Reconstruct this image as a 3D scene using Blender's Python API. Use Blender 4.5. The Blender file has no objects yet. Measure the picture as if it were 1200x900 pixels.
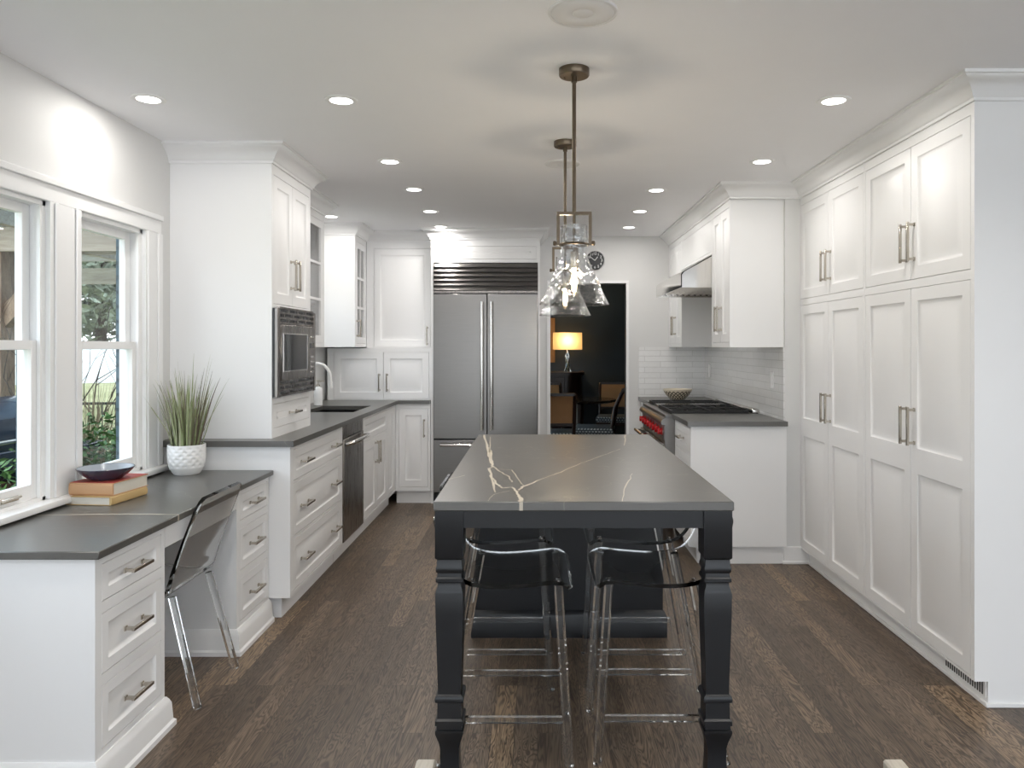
import bpy, bmesh, math, random
from mathutils import Vector, Matrix
random.seed(7)
S = bpy.context.scene
COL = S.collection
PI = math.pi

# ------------------------------------------------------------------ camera
cam_d = bpy.data.cameras.new('camera')
cam_d.sensor_width = 36.0
cam_d.lens = 27.0
cam_d.shift_x = -30 / 1200
cam_d.shift_y = -44 / 1200
cam_d.clip_start = 0.05
cam_d.clip_end = 300
cam = bpy.data.objects.new('camera', cam_d)
cam.location = (0, 0, 1.39)
cam.rotation_euler = (PI / 2, 0, 0)
COL.objects.link(cam)
S.camera = cam

# ------------------------------------------------------------------ exposure
S.view_settings.view_transform = 'Standard'
S.view_settings.look = 'None'
S.view_settings.gamma = 1.0
S.view_settings.use_curve_mapping = False
S.view_settings.exposure = 0.6
try:
    S.cycles.max_bounces = 14
    S.cycles.diffuse_bounces = 6
    S.cycles.glossy_bounces = 5
    S.cycles.transmission_bounces = 12
    S.cycles.transparent_max_bounces = 20
    S.cycles.blur_glossy = 0.5
    S.cycles.sample_clamp_indirect = 6.0
except Exception:
    pass

# ------------------------------------------------------------------ world: bright overcast sky
W = bpy.data.worlds.new('sky')
S.world = W
W.use_nodes = True
nt = W.node_tree
nt.nodes.clear()
wo = nt.nodes.new('ShaderNodeOutputWorld')
bg = nt.nodes.new('ShaderNodeBackground')
tc = nt.nodes.new('ShaderNodeTexCoord')
sp = nt.nodes.new('ShaderNodeSeparateXYZ')
cr = nt.nodes.new('ShaderNodeValToRGB')
cr.color_ramp.elements[0].position = 0.0
cr.color_ramp.elements[0].color = (0.88, 0.89, 0.95, 1)
cr.color_ramp.elements[1].position = 0.9
cr.color_ramp.elements[1].color = (0.70, 0.83, 1.0, 1)
nt.links.new(tc.outputs['Generated'], sp.inputs[0])
nt.links.new(sp.outputs['Z'], cr.inputs[0])
nt.links.new(cr.outputs[0], bg.inputs[0])
bg.inputs[1].default_value = 2.6
nt.links.new(bg.outputs[0], wo.inputs[0])

LAMP_POWER = 2.5         # each recessed light
FILL_POWER = 4.0      # each added fill lamp out of view


# ------------------------------------------------------------------ materials
class MT:
    def __init__(s, name):
        s.m = bpy.data.materials.new(name)
        s.m.use_nodes = True
        s.t = s.m.node_tree
        s.t.nodes.clear()
        s.out = s.n('ShaderNodeOutputMaterial')
        s.cv = None

    def n(s, typ, **kw):
        nd = s.t.nodes.new(typ)
        for k, v in kw.items():
            setattr(nd, k, v)
        return nd

    def l(s, a, b):
        s.t.links.new(a, b)

    def coords(s, scale=(1, 1, 1), rot=(0, 0, 0), kind='Object'):
        t = s.n('ShaderNodeTexCoord')
        mp = s.n('ShaderNodeMapping')
        mp.inputs['Scale'].default_value = scale
        mp.inputs['Rotation'].default_value = rot
        s.l(t.outputs[kind], mp.inputs[0])
        return mp.outputs[0]

    def noise(s, vec, scale, detail=3, rough=.5, dist=0):
        n = s.n('ShaderNodeTexNoise')
        n.inputs['Scale'].default_value = scale
        n.inputs['Detail'].default_value = detail
        n.inputs['Roughness'].default_value = rough
        n.inputs['Distortion'].default_value = dist
        s.l(vec, n.inputs['Vector'])
        return n.outputs[0]

    def ramp(s, fac, stops):
        r = s.n('ShaderNodeValToRGB')
        e = r.color_ramp.elements
        while len(e) < len(stops):
            e.new(.5)
        for i, (p, c) in enumerate(stops):
            e[i].position = p
            e[i].color = (c[0], c[1], c[2], 1) if len(c) == 3 else c
        s.l(fac, r.inputs[0])
        return r.outputs[0]

    def mix(s, fac, a, b, mode='MIX'):
        m = s.n('ShaderNodeMix', data_type='RGBA', blend_type=mode)
        for sock, v in ((m.inputs[0], fac), (m.inputs[6], a), (m.inputs[7], b)):
            if hasattr(v, 'is_linked'):
                s.l(v, sock)
            elif isinstance(v, (int, float)):
                sock.default_value = v
            else:
                sock.default_value = (v[0], v[1], v[2], 1)
        return m.outputs[2]

    def math(s, op, a, b=0.0):
        m = s.n('ShaderNodeMath', operation=op)
        for sock, v in ((m.inputs[0], a), (m.inputs[1], b)):
            if hasattr(v, 'is_linked'):
                s.l(v, sock)
            else:
                sock.default_value = v
        return m.outputs[0]

    def bump(s, h, strength=.2, dist=.01):
        b = s.n('ShaderNodeBump')
        b.inputs['Strength'].default_value = strength
        b.inputs['Distance'].default_value = dist
        s.l(h, b.inputs['Height'])
        return b.outputs[0]

    def bsdf(s, color=None, rough=.5, metal=0.0, normal=None, **kw):
        b = s.n('ShaderNodeBsdfPrincipled')
        if color is not None:
            if hasattr(color, 'is_linked'):
                s.l(color, b.inputs['Base Color'])
            else:
                b.inputs['Base Color'].default_value = (color[0], color[1], color[2], 1)
        if hasattr(rough, 'is_linked'):
            s.l(rough, b.inputs['Roughness'])
        else:
            b.inputs['Roughness'].default_value = rough
        b.inputs['Metallic'].default_value = metal
        if normal is not None:
            s.l(normal, b.inputs['Normal'])
        for k, v in kw.items():
            k = k.replace('_', ' ')
            b.inputs[k].default_value = v
        s.l(b.outputs[0], s.out.inputs[0])
        return b


def paint(name, c, rough=.4, var=.03, bump=.02):
    m = MT(name)
    v = m.coords()
    n = m.noise(v, 6, 2)
    col = m.mix(n, [x * (1 - var) for x in c], [min(1, x * (1 + var)) for x in c])
    n2 = m.noise(v, 180, 2)
    m.bsdf(col, rough, normal=m.bump(n2, bump, .002))
    return m.m


def metal(name, c, rough=.25, stretch=(1, 1, 60), amp=.1, metallic=1.0):
    m = MT(name)
    v = m.coords(scale=stretch)
    n = m.noise(v, 8, 4, .6)
    r = m.n('ShaderNodeMapRange')
    r.inputs[3].default_value = max(.02, rough - amp)
    r.inputs[4].default_value = rough + amp
    m.l(n, r.inputs[0])
    col = m.mix(n, [x * .92 for x in c], [min(1, x * 1.05) for x in c])
    m.bsdf(col, r.outputs[0], metallic)
    return m.m


def stone(name, base, rough=.3, vein=True):
    m = MT(name)
    v = m.coords()
    n1 = m.noise(v, 3.5, 6, .6)
    n2 = m.noise(v, 60, 4, .7)
    c = m.mix(n1, [x * .8 for x in base], [x * 1.3 for x in base])
    c = m.mix(m.math('MULTIPLY', n2, .4), c, [x * 1.7 for x in base])
    if vein:
        n3 = m.noise(v, 1.1, 4, .55, .6)
        d = m.math('ABSOLUTE', m.math('SUBTRACT', n3, .5))
        k = m.math('LESS_THAN', d, .0016)
        c = m.mix(m.math('MULTIPLY', k, .12), c, (.5, .45, .36))
    rr = m.n('ShaderNodeMapRange')
    rr.inputs[3].default_value = rough - .01
    rr.inputs[4].default_value = rough + .03
    m.l(n1, rr.inputs[0])
    m.bsdf(c, rr.outputs[0], normal=m.bump(n2, .05, .002), IOR=1.72)
    return m.m


def wood(name, dark, light, rough=.45, scale=(1, 1, .12), freq=14):
    m = MT(name)
    v = m.coords(scale=scale)
    n = m.noise(v, freq, 5, .6, 1.2)
    n2 = m.noise(v, freq * 6, 3, .6)
    c = m.ramp(n, [(.3, dark), (.7, light)])
    c = m.mix(m.math('MULTIPLY', n2, .4), c, [x * .6 for x in dark])
    m.bsdf(c, rough, normal=m.bump(n2, .12, .003))
    return m.m


def thin_glass(name, tint=(.97, .99, .98), base=.03, ior=1.45, bumpy=0.0, rough=0.0):
    m = MT(name)
    tr = m.n('ShaderNodeBsdfTransparent')
    tr.inputs[0].default_value = (*tint, 1)
    gl = m.n('ShaderNodeBsdfGlossy')
    gl.inputs['Roughness'].default_value = rough
    fr = m.n('ShaderNodeLayerWeight')
    fr.inputs[0].default_value = .5
    if bumpy:
        v = m.coords()
        b = m.bump(m.noise(v, 22, 2), bumpy, .02)
        m.l(b, gl.inputs['Normal'])
        m.l(b, fr.inputs['Normal'])
    f = m.math('MINIMUM', m.math('ADD', m.math('MULTIPLY', m.math('POWER', fr.outputs['Facing'], ior), .7), base), 1.0)
    mx = m.n('ShaderNodeMixShader')
    m.l(f, mx.inputs[0])
    m.l(tr.outputs[0], mx.inputs[1])
    m.l(gl.outputs[0], mx.inputs[2])
    m.l(mx.outputs[0], m.out.inputs[0])
    return m.m


def solid_glass(name, tint, ior=1.45, rough=0.0):
    m = MT(name)
    g = m.n('ShaderNodeBsdfGlass')
    g.inputs[0].default_value = (*tint, 1)
    g.inputs['IOR'].default_value = ior
    g.inputs['Roughness'].default_value = rough
    m.l(g.outputs[0], m.out.inputs[0])
    return m.m


def emit(name, c, strength):
    m = MT(name)
    e = m.n('ShaderNodeEmission')
    e.inputs[0].default_value = (*c, 1)
    e.inputs[1].default_value = strength
    m.l(e.outputs[0], m.out.inputs[0])
    return m.m


def floor_mat(name, tones, flip=False):
    m = MT(name)
    t = m.n('ShaderNodeTexCoord')
    sx = m.n('ShaderNodeSeparateXYZ')
    m.l(t.outputs['Object'], sx.inputs[0])
    cb = m.n('ShaderNodeCombineXYZ')
    m.l(sx.outputs[1], cb.inputs[0])
    m.l(sx.outputs[0], cb.inputs[1])
    br = m.n('ShaderNodeTexBrick')
    br.offset = .37
    br.offset_frequency = 3
    br.inputs['Color1'].default_value = (0, 0, 0, 1)
    br.inputs['Color2'].default_value = (1, 1, 1, 1)
    br.inputs['Mortar'].default_value = (.0, .0, .0, 1)
    br.inputs['Scale'].default_value = 1
    br.inputs['Mortar Size'].default_value = .0009
    br.inputs['Mortar Smooth'].default_value = .2
    br.inputs['Bias'].default_value = 0
    br.inputs['Brick Width'].default_value = 1.05
    br.inputs['Row Height'].default_value = .083
    m.l(cb.outputs[0], br.inputs['Vector'])
    rnd = br.outputs['Color']
    # grain: offset per plank, stretched along the plank
    mp = m.n('ShaderNodeMapping')
    mp.inputs['Scale'].default_value = (1.1, 9.0, 1)
    m.l(cb.outputs[0], mp.inputs[0])
    off = m.n('ShaderNodeVectorMath', operation='MULTIPLY_ADD')
    off.inputs[1].default_value = (31.0, 17.0, 9.0)
    m.l(rnd, off.inputs[0])
    m.l(mp.outputs[0], off.inputs[2])
    n1 = m.noise(off.outputs[0], 1.7, 3, .55, .6)
    rings = m.math('ABSOLUTE', m.math('SINE', m.math('MULTIPLY', n1, 62.0)))
    mp2 = m.n('ShaderNodeMapping')
    mp2.inputs['Scale'].default_value = (4.0, 110.0, 1)
    m.l(cb.outputs[0], mp2.inputs[0])
    pores = m.noise(mp2.outputs[0], 1.5, 3, .6)
    base = m.ramp(rnd, tones)
    c = m.mix(m.math('MULTIPLY', m.math('POWER', rings, 3.2), .8), base, [.034, .0225, .0155])
    c = m.mix(m.ramp(pores, [(.47, (0, 0, 0)), (.68, (.6, .6, .6))]), c, [.035, .023, .016])
    c = m.mix(br.outputs['Fac'], c, (.02, .014, .01))
    b = m.bump(m.math('ADD', m.math('MULTIPLY', br.outputs['Fac'], -1.2), m.math('MULTIPLY', pores, -.3)), .18, .002)
    rr = m.n('ShaderNodeMapRange')
    rr.inputs[3].default_value = .34
    rr.inputs[4].default_value = .5
    m.l(n1, rr.inputs[0])
    m.bsdf(c, rr.outputs[0], normal=b)
    return m.m


def brick_mat(name, c1, c2, mortar, w, h, msize, rough=.8, bump=.6, plane='xz', offset=.5):
    m = MT(name)
    t = m.n('ShaderNodeTexCoord')
    sx = m.n('ShaderNodeSeparateXYZ')
    m.l(t.outputs['Object'], sx.inputs[0])
    cb = m.n('ShaderNodeCombineXYZ')
    a = m.math('ADD', sx.outputs[0], sx.outputs[1])
    m.l(a, cb.inputs[0])
    m.l(sx.outputs[2], cb.inputs[1])
    br = m.n('ShaderNodeTexBrick')
    br.offset = offset
    br.inputs['Color1'].default_value = (*c1, 1)
    br.inputs['Color2'].default_value = (*c2, 1)
    br.inputs['Mortar'].default_value = (*mortar, 1)
    br.inputs['Scale'].default_value = 1
    br.inputs['Mortar Size'].default_value = msize
    br.inputs['Brick Width'].default_value = w
    br.inputs['Row Height'].default_value = h
    m.l(cb.outputs[0], br.inputs['Vector'])
    n = m.noise(cb.outputs[0], 40, 3)
    c = m.mix(m.math('MULTIPLY', n, .25), br.outputs['Color'], [x * .7 for x in c1])
    m.bsdf(c, rough, normal=m.bump(m.math('SUBTRACT', m.math('MULTIPLY', n, .15), br.outputs['Fac']), bump, .004))
    return m.m


M = {}
M['cab'] = paint('white cabinet paint', (.835, .835, .835), .38, .01)
M['trim'] = paint('white trim paint', (.84, .84, .835), .35, .01)
M['wall'] = paint('pale grey wall paint', (.69, .69, .68), .6, .015, .05)
M['ceil'] = paint('white ceiling paint', (.90, .90, .915), .7, .01, .05)
M['floor'] = floor_mat('stained oak planks', [(0, (.125, .090, .061)), (.35, (.158, .114, .078)), (.6, (.188, .136, .094)), (.85, (.22, .16, .11)), (1, (.32, .225, .14))])
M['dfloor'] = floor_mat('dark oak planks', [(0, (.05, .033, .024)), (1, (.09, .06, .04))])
M['stone'] = stone('soapstone', (.078, .076, .070), .30)
M['vein'] = paint('pale mineral vein', (.52, .47, .39), .4, .2)
M['steel'] = metal('brushed steel', (.25, .24, .23), .30, (.6, .6, 14), .05)
M['steelv'] = metal('brushed steel vertical grain', (.27, .25, .235), .28, (14, 14, .5), .05)
M['polished'] = metal('polished steel', (.72, .70, .67), .12, (1, 1, 1), .04)
M['nickel'] = metal('satin nickel', (.52, .48, .42), .24, (1, 1, 1), .06)
M['brass'] = metal('aged nickel brass', (.15, .118, .085), .3, (4, 4, 30), .08)
M['chrome'] = metal('chrome', (.85, .85, .86), .06, (1, 1, 1), .02)
M['iron'] = paint('black cast iron', (.012, .012, .012), .5, .2, .2)
M['black'] = paint('black enamel', (.010, .010, .011), .25, .1)
M['blackgls'] = paint('black glass', (.008, .009, .011), .06, .05, 0)
M['navy'] = paint('blue black island paint', (.0055, .0064, .0085), .36, .08)
M['red'] = paint('red knob enamel', (.42, .008, .012), .25, .1)
M['acrylic'] = solid_glass('clear acrylic', (.975, .98, .98), 1.47)
M['pane'] = thin_glass('window glass', (.96, .985, .985), .025, 5.0)
M['cabglass'] = thin_glass('cabinet glass', (.9, .9, .9), .06, 5.0)
M['shade'] = thin_glass('rippled clear glass', (.95, .955, .96), .085, 2.6, .8, .03)
M['bulbglass'] = thin_glass('bulb glass', (1, .97, .9), .05, 4.0)
M['filament'] = emit('glowing filament', (1, .72, .38), 22)
M['lens'] = emit('lit diffuser', (1, .97, .92), 7)
M['ceramic'] = paint('white ceramic', (.84, .84, .83), .35, .02)
M['whiteplastic'] = paint('white plastic', (.85, .85, .84), .3, .01)
M['soil'] = paint('dark potting moss', (.05, .045, .03), .9, .4, .5)
M['blade'] = wood('grass blade green', (.17, .22, .08), (.42, .46, .25), .5, (6, 6, 1), 9)
M['blade2'] = wood('grass blade olive', (.28, .30, .16), (.55, .56, .40), .5, (6, 6, 1), 9)
M['blade3'] = wood('grass blade brown', (.10, .08, .06), (.2, .15, .11), .5, (6, 6, 1), 9)
M['tan'] = paint('tan book cloth', (.50, .29, .15), .6, .1, .2)
M['redcloth'] = paint('red book cloth', (.40, .06, .045), .6, .1, .2)
M['ochre'] = paint('ochre book cloth', (.52, .36, .16), .6, .1, .2)
M['pages'] = metal('page edges', (.62, .58, .50), .7, (1, 1, 260), .1, 0)
M['dishblue'] = paint('dark plum glaze', (.045, .04, .062), .18, .2)
M['dishin'] = paint('pale blue glaze', (.34, .38, .43), .2, .15)
M['tile'] = brick_mat('white stacked tile', (.78, .78, .77), (.84, .84, .83), (.62, .62, .60), .30, .052, .0022, .16, .5)
M['brick'] = brick_mat('blue grey painted brick', (.065, .10, .125), (.10, .145, .175), (.045, .065, .08), .21, .072, .009, .8, 1.0)
M['cedar'] = wood('weathered cedar', (.20, .125, .08), (.42, .30, .205), .75, (1.5, 1.5, .5), 9)
M['cedarx'] = wood('pale cedar', (.34, .27, .21), (.55, .46, .37), .75, (.3, 1.5, 1.5), 9)


def translucent(name, c, f, emi=0.0):
    m = MT(name)
    d = m.n('ShaderNodeBsdfDiffuse'); d.inputs[0].default_value = (*c, 1)
    t = m.n('ShaderNodeBsdfTranslucent'); t.inputs[0].default_value = (*c, 1)
    mx = m.n('ShaderNodeMixShader'); mx.inputs[0].default_value = f
    m.l(d.outputs[0], mx.inputs[1]); m.l(t.outputs[0], mx.inputs[2])
    m.l(mx.outputs[0], m.out.inputs[0])
    return m.m


M['poly'] = translucent('pale translucent roofing', (.78, .90, .95), .8)
M['lampshade'] = translucent('amber linen shade', (.66, .50, .29), .7)
M['grillblue'] = paint('dark blue enamel', (.012, .028, .055), .18, .1)
M['leafd'] = wood('dark leaves', (.022, .065, .014), (.14, .30, .06), .5, (1, 1, 1), 14)
M['leafe'] = wood('evergreen needles', (.075, .10, .055), (.30, .34, .25), .7, (1, 1, 1), 5)
M['leafg'] = wood('grey green needles', (.14, .17, .13), (.42, .46, .42), .7, (1, 1, 1), 4)
M['bark'] = wood('grey bark', (.035, .026, .02), (.12, .09, .07), .9, (1, 1, .3), 18)
M['straw'] = wood('dry straw', (.22, .16, .085), (.48, .38, .24), .8, (1, 1, .2), 14)
M['lawn'] = wood('winter lawn', (.26, .26, .11), (.50, .46, .26), .9, (1, 1, 1), 1.2)
M['fence'] = paint('black iron fence', (.02, .02, .02), .5)
M['vinyl'] = paint('white vinyl', (.86, .90, .93), .5, .02)
M['dwall'] = paint('slate blue wall paint', (.034, .052, .074), .55, .06, .06)
M['mahog'] = wood('dark mahogany', (.010, .005, .004), (.032, .014, .010), .3, (1, 1, .3), 9)
M['dtable'] = wood('polished dark table', (.012, .008, .006), (.03, .018, .014), .15, (1, 1, 1), 5)
M['leather'] = paint('tan leather', (.36, .19, .085), .5, .12, .1)
M['weave'] = brick_mat('grey patterned fabric', (.30, .35, .38), (.62, .66, .66), (.05, .06, .07), 0.036, .028, .007, .85, .3)
M['frameoak'] = wood('honey oak frame', (.34, .18, .07), (.55, .32, .14), .45, (4, 4, .3), 9)
M['palewood'] = wood('pale bleached wood', (.58, .52, .43), (.74, .69, .60), .5, (3, .4, 3), 7)
M['clockface'] = paint('black clock face', (.012, .013, .015), .4, .05, 0)
M['plate'] = paint('off white plate', (.745, .74, .735), .6, .01)
M['toevent'] = paint('dark vent slot', (.06, .06, .06), .7, .1)
M['bowl'] = None


def bowl_mat():
    m = MT('cream bowl with brown lattice')
    t = m.n('ShaderNodeTexCoord')
    sx = m.n('ShaderNodeSeparateXYZ')
    m.l(t.outputs['Object'], sx.inputs[0])
    ang = m.math('ARCTAN2', sx.outputs[1], sx.outputs[0])
    u = m.math('MULTIPLY', ang, 10.0)
    v = m.math('MULTIPLY', sx.outputs[2], 105.0)
    a = m.math('ABSOLUTE', m.math('SINE', m.math('ADD', u, v)))
    b = m.math('ABSOLUTE', m.math('SINE', m.math('SUBTRACT', u, v)))
    k = m.math('LESS_THAN', m.math('MINIMUM', a, b), .5)
    band = m.math('LESS_THAN', sx.outputs[2], .078)
    m.bsdf(m.mix(m.math('MULTIPLY', k, band), (.70, .63, .50), (.07, .055, .035)), .35)
    return m.m


M['bowl'] = bowl_mat()


# ------------------------------------------------------------------ mesh helpers
class MB:
    def __init__(s):
        s.bm = bmesh.new()
        s.mi = 0

    def _f(s, vs):
        try:
            f = s.bm.faces.new(vs)
            f.material_index = s.mi
            return f
        except ValueError:
            return None

    def box(s, x0, y0, z0, x1, y1, z1, bev=0.0, rot=None, about=None, seg=1):
        x0, x1 = sorted((x0, x1)); y0, y1 = sorted((y0, y1)); z0, z1 = sorted((z0, z1))
        vs = [s.bm.verts.new(c) for c in ((x0, y0, z0), (x1, y0, z0), (x1, y1, z0), (x0, y1, z0), (x0, y0, z1), (x1, y0, z1), (x1, y1, z1), (x0, y1, z1))]
        fs = [s._f([vs[i] for i in q]) for q in ((3, 2, 1, 0), (4, 5, 6, 7), (0, 1, 5, 4), (1, 2, 6, 5), (2, 3, 7, 6), (3, 0, 4, 7))]
        geo = vs
        if bev > 0:
            es = list({e for f in fs for e in f.edges})
            r = bmesh.ops.bevel(s.bm, geom=es, offset=bev, segments=seg, affect='EDGES', profile=.5)
            geo = list({v for f in r['faces'] for v in f.verts} | {v for v in vs if v.is_valid})
            for f in r['faces']:
                f.material_index = s.mi
        if rot is not None:
            bmesh.ops.transform(s.bm, matrix=rot, verts=geo, space=Matrix.Translation(-Vector(about)) if about is not None else Matrix())
        return s

    def beam(s, a, b, w, h, up=(0, 0, 1)):
        """rectangular bar from a to b, w across, h along up"""
        a = Vector(a); b = Vector(b)
        d = (b - a).normalized()
        up = Vector(up)
        if abs(d.dot(up)) > .98:
            up = Vector((1, 0, 0))
        r = d.cross(up).normalized()
        u = r.cross(d).normalized()
        vs = []
        for p in (a, b):
            for sx, sy in ((-1, -1), (1, -1), (1, 1), (-1, 1)):
                vs.append(s.bm.verts.new(p + r * (sx * w / 2) + u * (sy * h / 2)))
        for q in ((3, 2, 1, 0), (4, 5, 6, 7), (0, 1, 5, 4), (1, 2, 6, 5), (2, 3, 7, 6), (3, 0, 4, 7)):
            s._f([vs[i] for i in q])
        return s

    def tube(s, pts, r, seg=12, caps=True, rad=None):
        pts = [Vector(p) for p in pts]
        rings = []
        prev = None
        for i, p in enumerate(pts):
            if i == 0:
                d = pts[1] - p
            elif i == len(pts) - 1:
                d = p - pts[i - 1]
            else:
                d = (pts[i + 1] - p).normalized() + (p - pts[i - 1]).normalized()
            d.normalize()
            if prev is None:
                ref = Vector((0, 0, 1)) if abs(d.z) < .9 else Vector((1, 0, 0))
                u = d.cross(ref).normalized()
            else:
                u = (prev - d * prev.dot(d)).normalized()
            prev = u
            v = d.cross(u)
            rr = rad[i] if rad else r
            rings.append([s.bm.verts.new(p + u * (rr * math.cos(2 * PI * k / seg)) + v * (rr * math.sin(2 * PI * k / seg))) for k in range(seg)])
        for a, b in zip(rings, rings[1:]):
            for k in range(seg):
                f = s._f([a[k], a[(k + 1) % seg], b[(k + 1) % seg], b[k]])
                if f: f.smooth = True
        if caps:
            s._f(rings[0][::-1])
            s._f(rings[-1])
        return s

    def lathe(s, prof, c=(0, 0, 0), seg=32, caps=True, smooth=True, axis='z', square=False):
        """prof: list of (r, z)"""
        c = Vector(c)
        rings = []
        for r, z in prof:
            ring = []
            n = 4 if square else seg
            for k in range(n):
                a = 2 * PI * k / n + (PI / 4 if square else 0)
                rr = r * math.sqrt(2) if square else r
                x, y = rr * math.cos(a), rr * math.sin(a)
                if axis == 'z': p = (x, y, z)
                elif axis == 'x': p = (z, x, y)
                else: p = (x, z, y)
                ring.append(s.bm.verts.new(c + Vector(p)))
            rings.append(ring)
        n = len(rings[0])
        for a, b in zip(rings, rings[1:]):
            for k in range(n):
                f = s._f([a[k], a[(k + 1) % n], b[(k + 1) % n], b[k]])
                if f: f.smooth = smooth and not square
        if caps:
            s._f(rings[0][::-1])
            s._f(rings[-1])
        return s

    def prism(s, poly, z0, z1, plane='xy', smooth=False):
        """extrude a polygon; plane xy->z, xz->y, yz->x"""
        def P(a, b, t):
            return {'xy': (a, b, t), 'xz': (a, t, b), 'yz': (t, a, b)}[plane]
        A = [s.bm.verts.new(P(a, b, z0)) for a, b in poly]
        B = [s.bm.verts.new(P(a, b, z1)) for a, b in poly]
        n = len(poly)
        s._f(A[::-1]); s._f(B)
        for k in range(n):
            f = s._f([A[k], A[(k + 1) % n], B[(k + 1) % n], B[k]])
            if f: f.smooth = smooth
        return s

    def panel(s, x0, z0, x1, z1, rings, yb=.019):
        """framed door face looking to -y: rings = (inset, y)"""
        rs = [(0, yb), (0, .0012), (.0012, 0)] + rings
        prev = None
        for ins, y in rs:
            q = [s.bm.verts.new(p) for p in ((x0 + ins, y, z0 + ins), (x1 - ins, y, z0 + ins), (x1 - ins, y, z1 - ins), (x0 + ins, y, z1 - ins))]
            if prev:
                for k in range(4):
                    s._f([prev[k], prev[(k + 1) % 4], q[(k + 1) % 4], q[k]])
            else:
                s._f(q[::-1])
            prev = q
        s._f(prev)
        return s

    def strip(s, pts, widths, z, mi=0):
        s.mi = mi
        L = []
        for i, p in enumerate(pts):
            p = Vector((p[0], p[1], 0))
            a = Vector((*pts[max(0, i - 1)], 0)); b = Vector((*pts[min(len(pts) - 1, i + 1)], 0))
            d = (b - a).normalized()
            nrm = Vector((-d.y, d.x, 0))
            w = widths[i] / 2
            L.append((s.bm.verts.new((p.x + nrm.x * w, p.y + nrm.y * w, z)), s.bm.verts.new((p.x - nrm.x * w, p.y - nrm.y * w, z))))
        for (a, b), (c, d) in zip(L, L[1:]):
            s._f([a, b, d, c])
        s.mi = 0
        return s

    def build(s, name, mat, parent=None, fix=True):
        if fix:
            bmesh.ops.recalc_face_normals(s.bm, faces=s.bm.faces[:])
        me = bpy.data.meshes.new(name)
        s.bm.to_mesh(me)
        s.bm.free()
        me.set_sharp_from_angle(angle=math.radians(38))
        for m in (mat if isinstance(mat, (list, tuple)) else [mat]):
            me.materials.append(m)
        o = bpy.data.objects.new(name, me)
        COL.objects.link(o)
        if parent is not None:
            o.parent = parent
        return o


def tag(o, label=None, cat=None, group=None, kind=None):
    if label: o['label'] = label
    if cat: o['category'] = cat
    if group: o['group'] = group
    if kind: o['kind'] = kind
    return o


def empty(name, loc=(0, 0, 0), rz=0.0, label=None, cat=None, group=None, kind=None):
    o = bpy.data.objects.new(name, None)
    o.empty_display_size = .1
    o.location = loc
    o.rotation_euler = (0, 0, rz)
    COL.objects.link(o)
    return tag(o, label, cat, group, kind)


def copy_tree(o, parent=None):
    c = o.copy()
    COL.objects.link(c)
    if parent is not None:
        c.parent = parent
    for ch in list(o.children):
        copy_tree(ch, c)
    return c


def struct(name, mb, mat, parent=None):
    o = mb.build(name, mat, parent)
    if parent is None:
        o['kind'] = 'structure'
    return o


def cells(mb, xs, zs, holes, put):
    """fill the grid cells that are in no hole"""
    xs = sorted({round(v, 5) for v in xs}); zs = sorted({round(v, 5) for v in zs})
    for a, b in zip(xs, xs[1:]):
        for c, d in zip(zs, zs[1:]):
            mx, mz = (a + b) / 2, (c + d) / 2
            if any(h[0] < mx < h[2] and h[1] < mz < h[3] for h in holes):
                continue
            put(a, c, b, d)


CEIL = 2.43
XL = -1.90      # window wall
XR = 1.585      # range wall
YB = 7.25       # far wall
YN = -2.6       # near end of the open family room

# ------------------------------------------------------------------ structure
struct('floor', MB().box(-1.95, YN, -.05, 4.2, YB + .1, 0), M['floor'])
struct('ceiling', MB().box(-2.0, YN - .1, CEIL, 4.3, YB + .1, CEIL + .1), M['ceil'])

WIN = [(1.25, .795, 2.965, 1.95), (3.17, .795, 3.69, 1.95), (5.66, 1.08, 6.42, 2.05)]
mb = MB()
cells(mb, [YN, YB + .1] + [w[0] for w in WIN] + [w[2] for w in WIN], [0, CEIL] + [w[1] for w in WIN] + [w[3] for w in WIN], WIN,
      lambda a, c, b, d: mb.box(XL - .085, a, c, XL, b, d))
struct('wall_left', mb, M['wall'])
mb = MB()
BW = [(w[0] - .06, w[1] - .06, w[2] + .09, w[3] + .06) for w in WIN]
cells(mb, [YN, YB + .1] + [w[0] for w in BW] + [w[2] for w in BW], [-.4, 2.9] + [w[1] for w in BW] + [w[3] for w in BW], BW,
      lambda a, c, b, d: mb.box(XL - .175, a, c, XL - .0855, b, d))
struct('wall_outside', mb, M['brick'])

DOOR = [(.12, 0, .835, 1.985)]
mb = MB()
cells(mb, [XL, .12, .835, XR + .2], [0, 1.985, CEIL], DOOR, lambda a, c, b, d: mb.box(a, YB, c, b, YB + .1, d))
struct('wall_back', mb, M['wall'])
mb = MB()
mb.box(.09, YB - .012, 0, .12, YB + .11, 1.985)
mb.box(.835, YB - .012, 0, .862, YB + .11, 2.012)
mb.box(.09, YB - .012, 1.985, .835, YB + .11, 2.012)
struct('door_1', mb, M['trim'])

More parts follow.
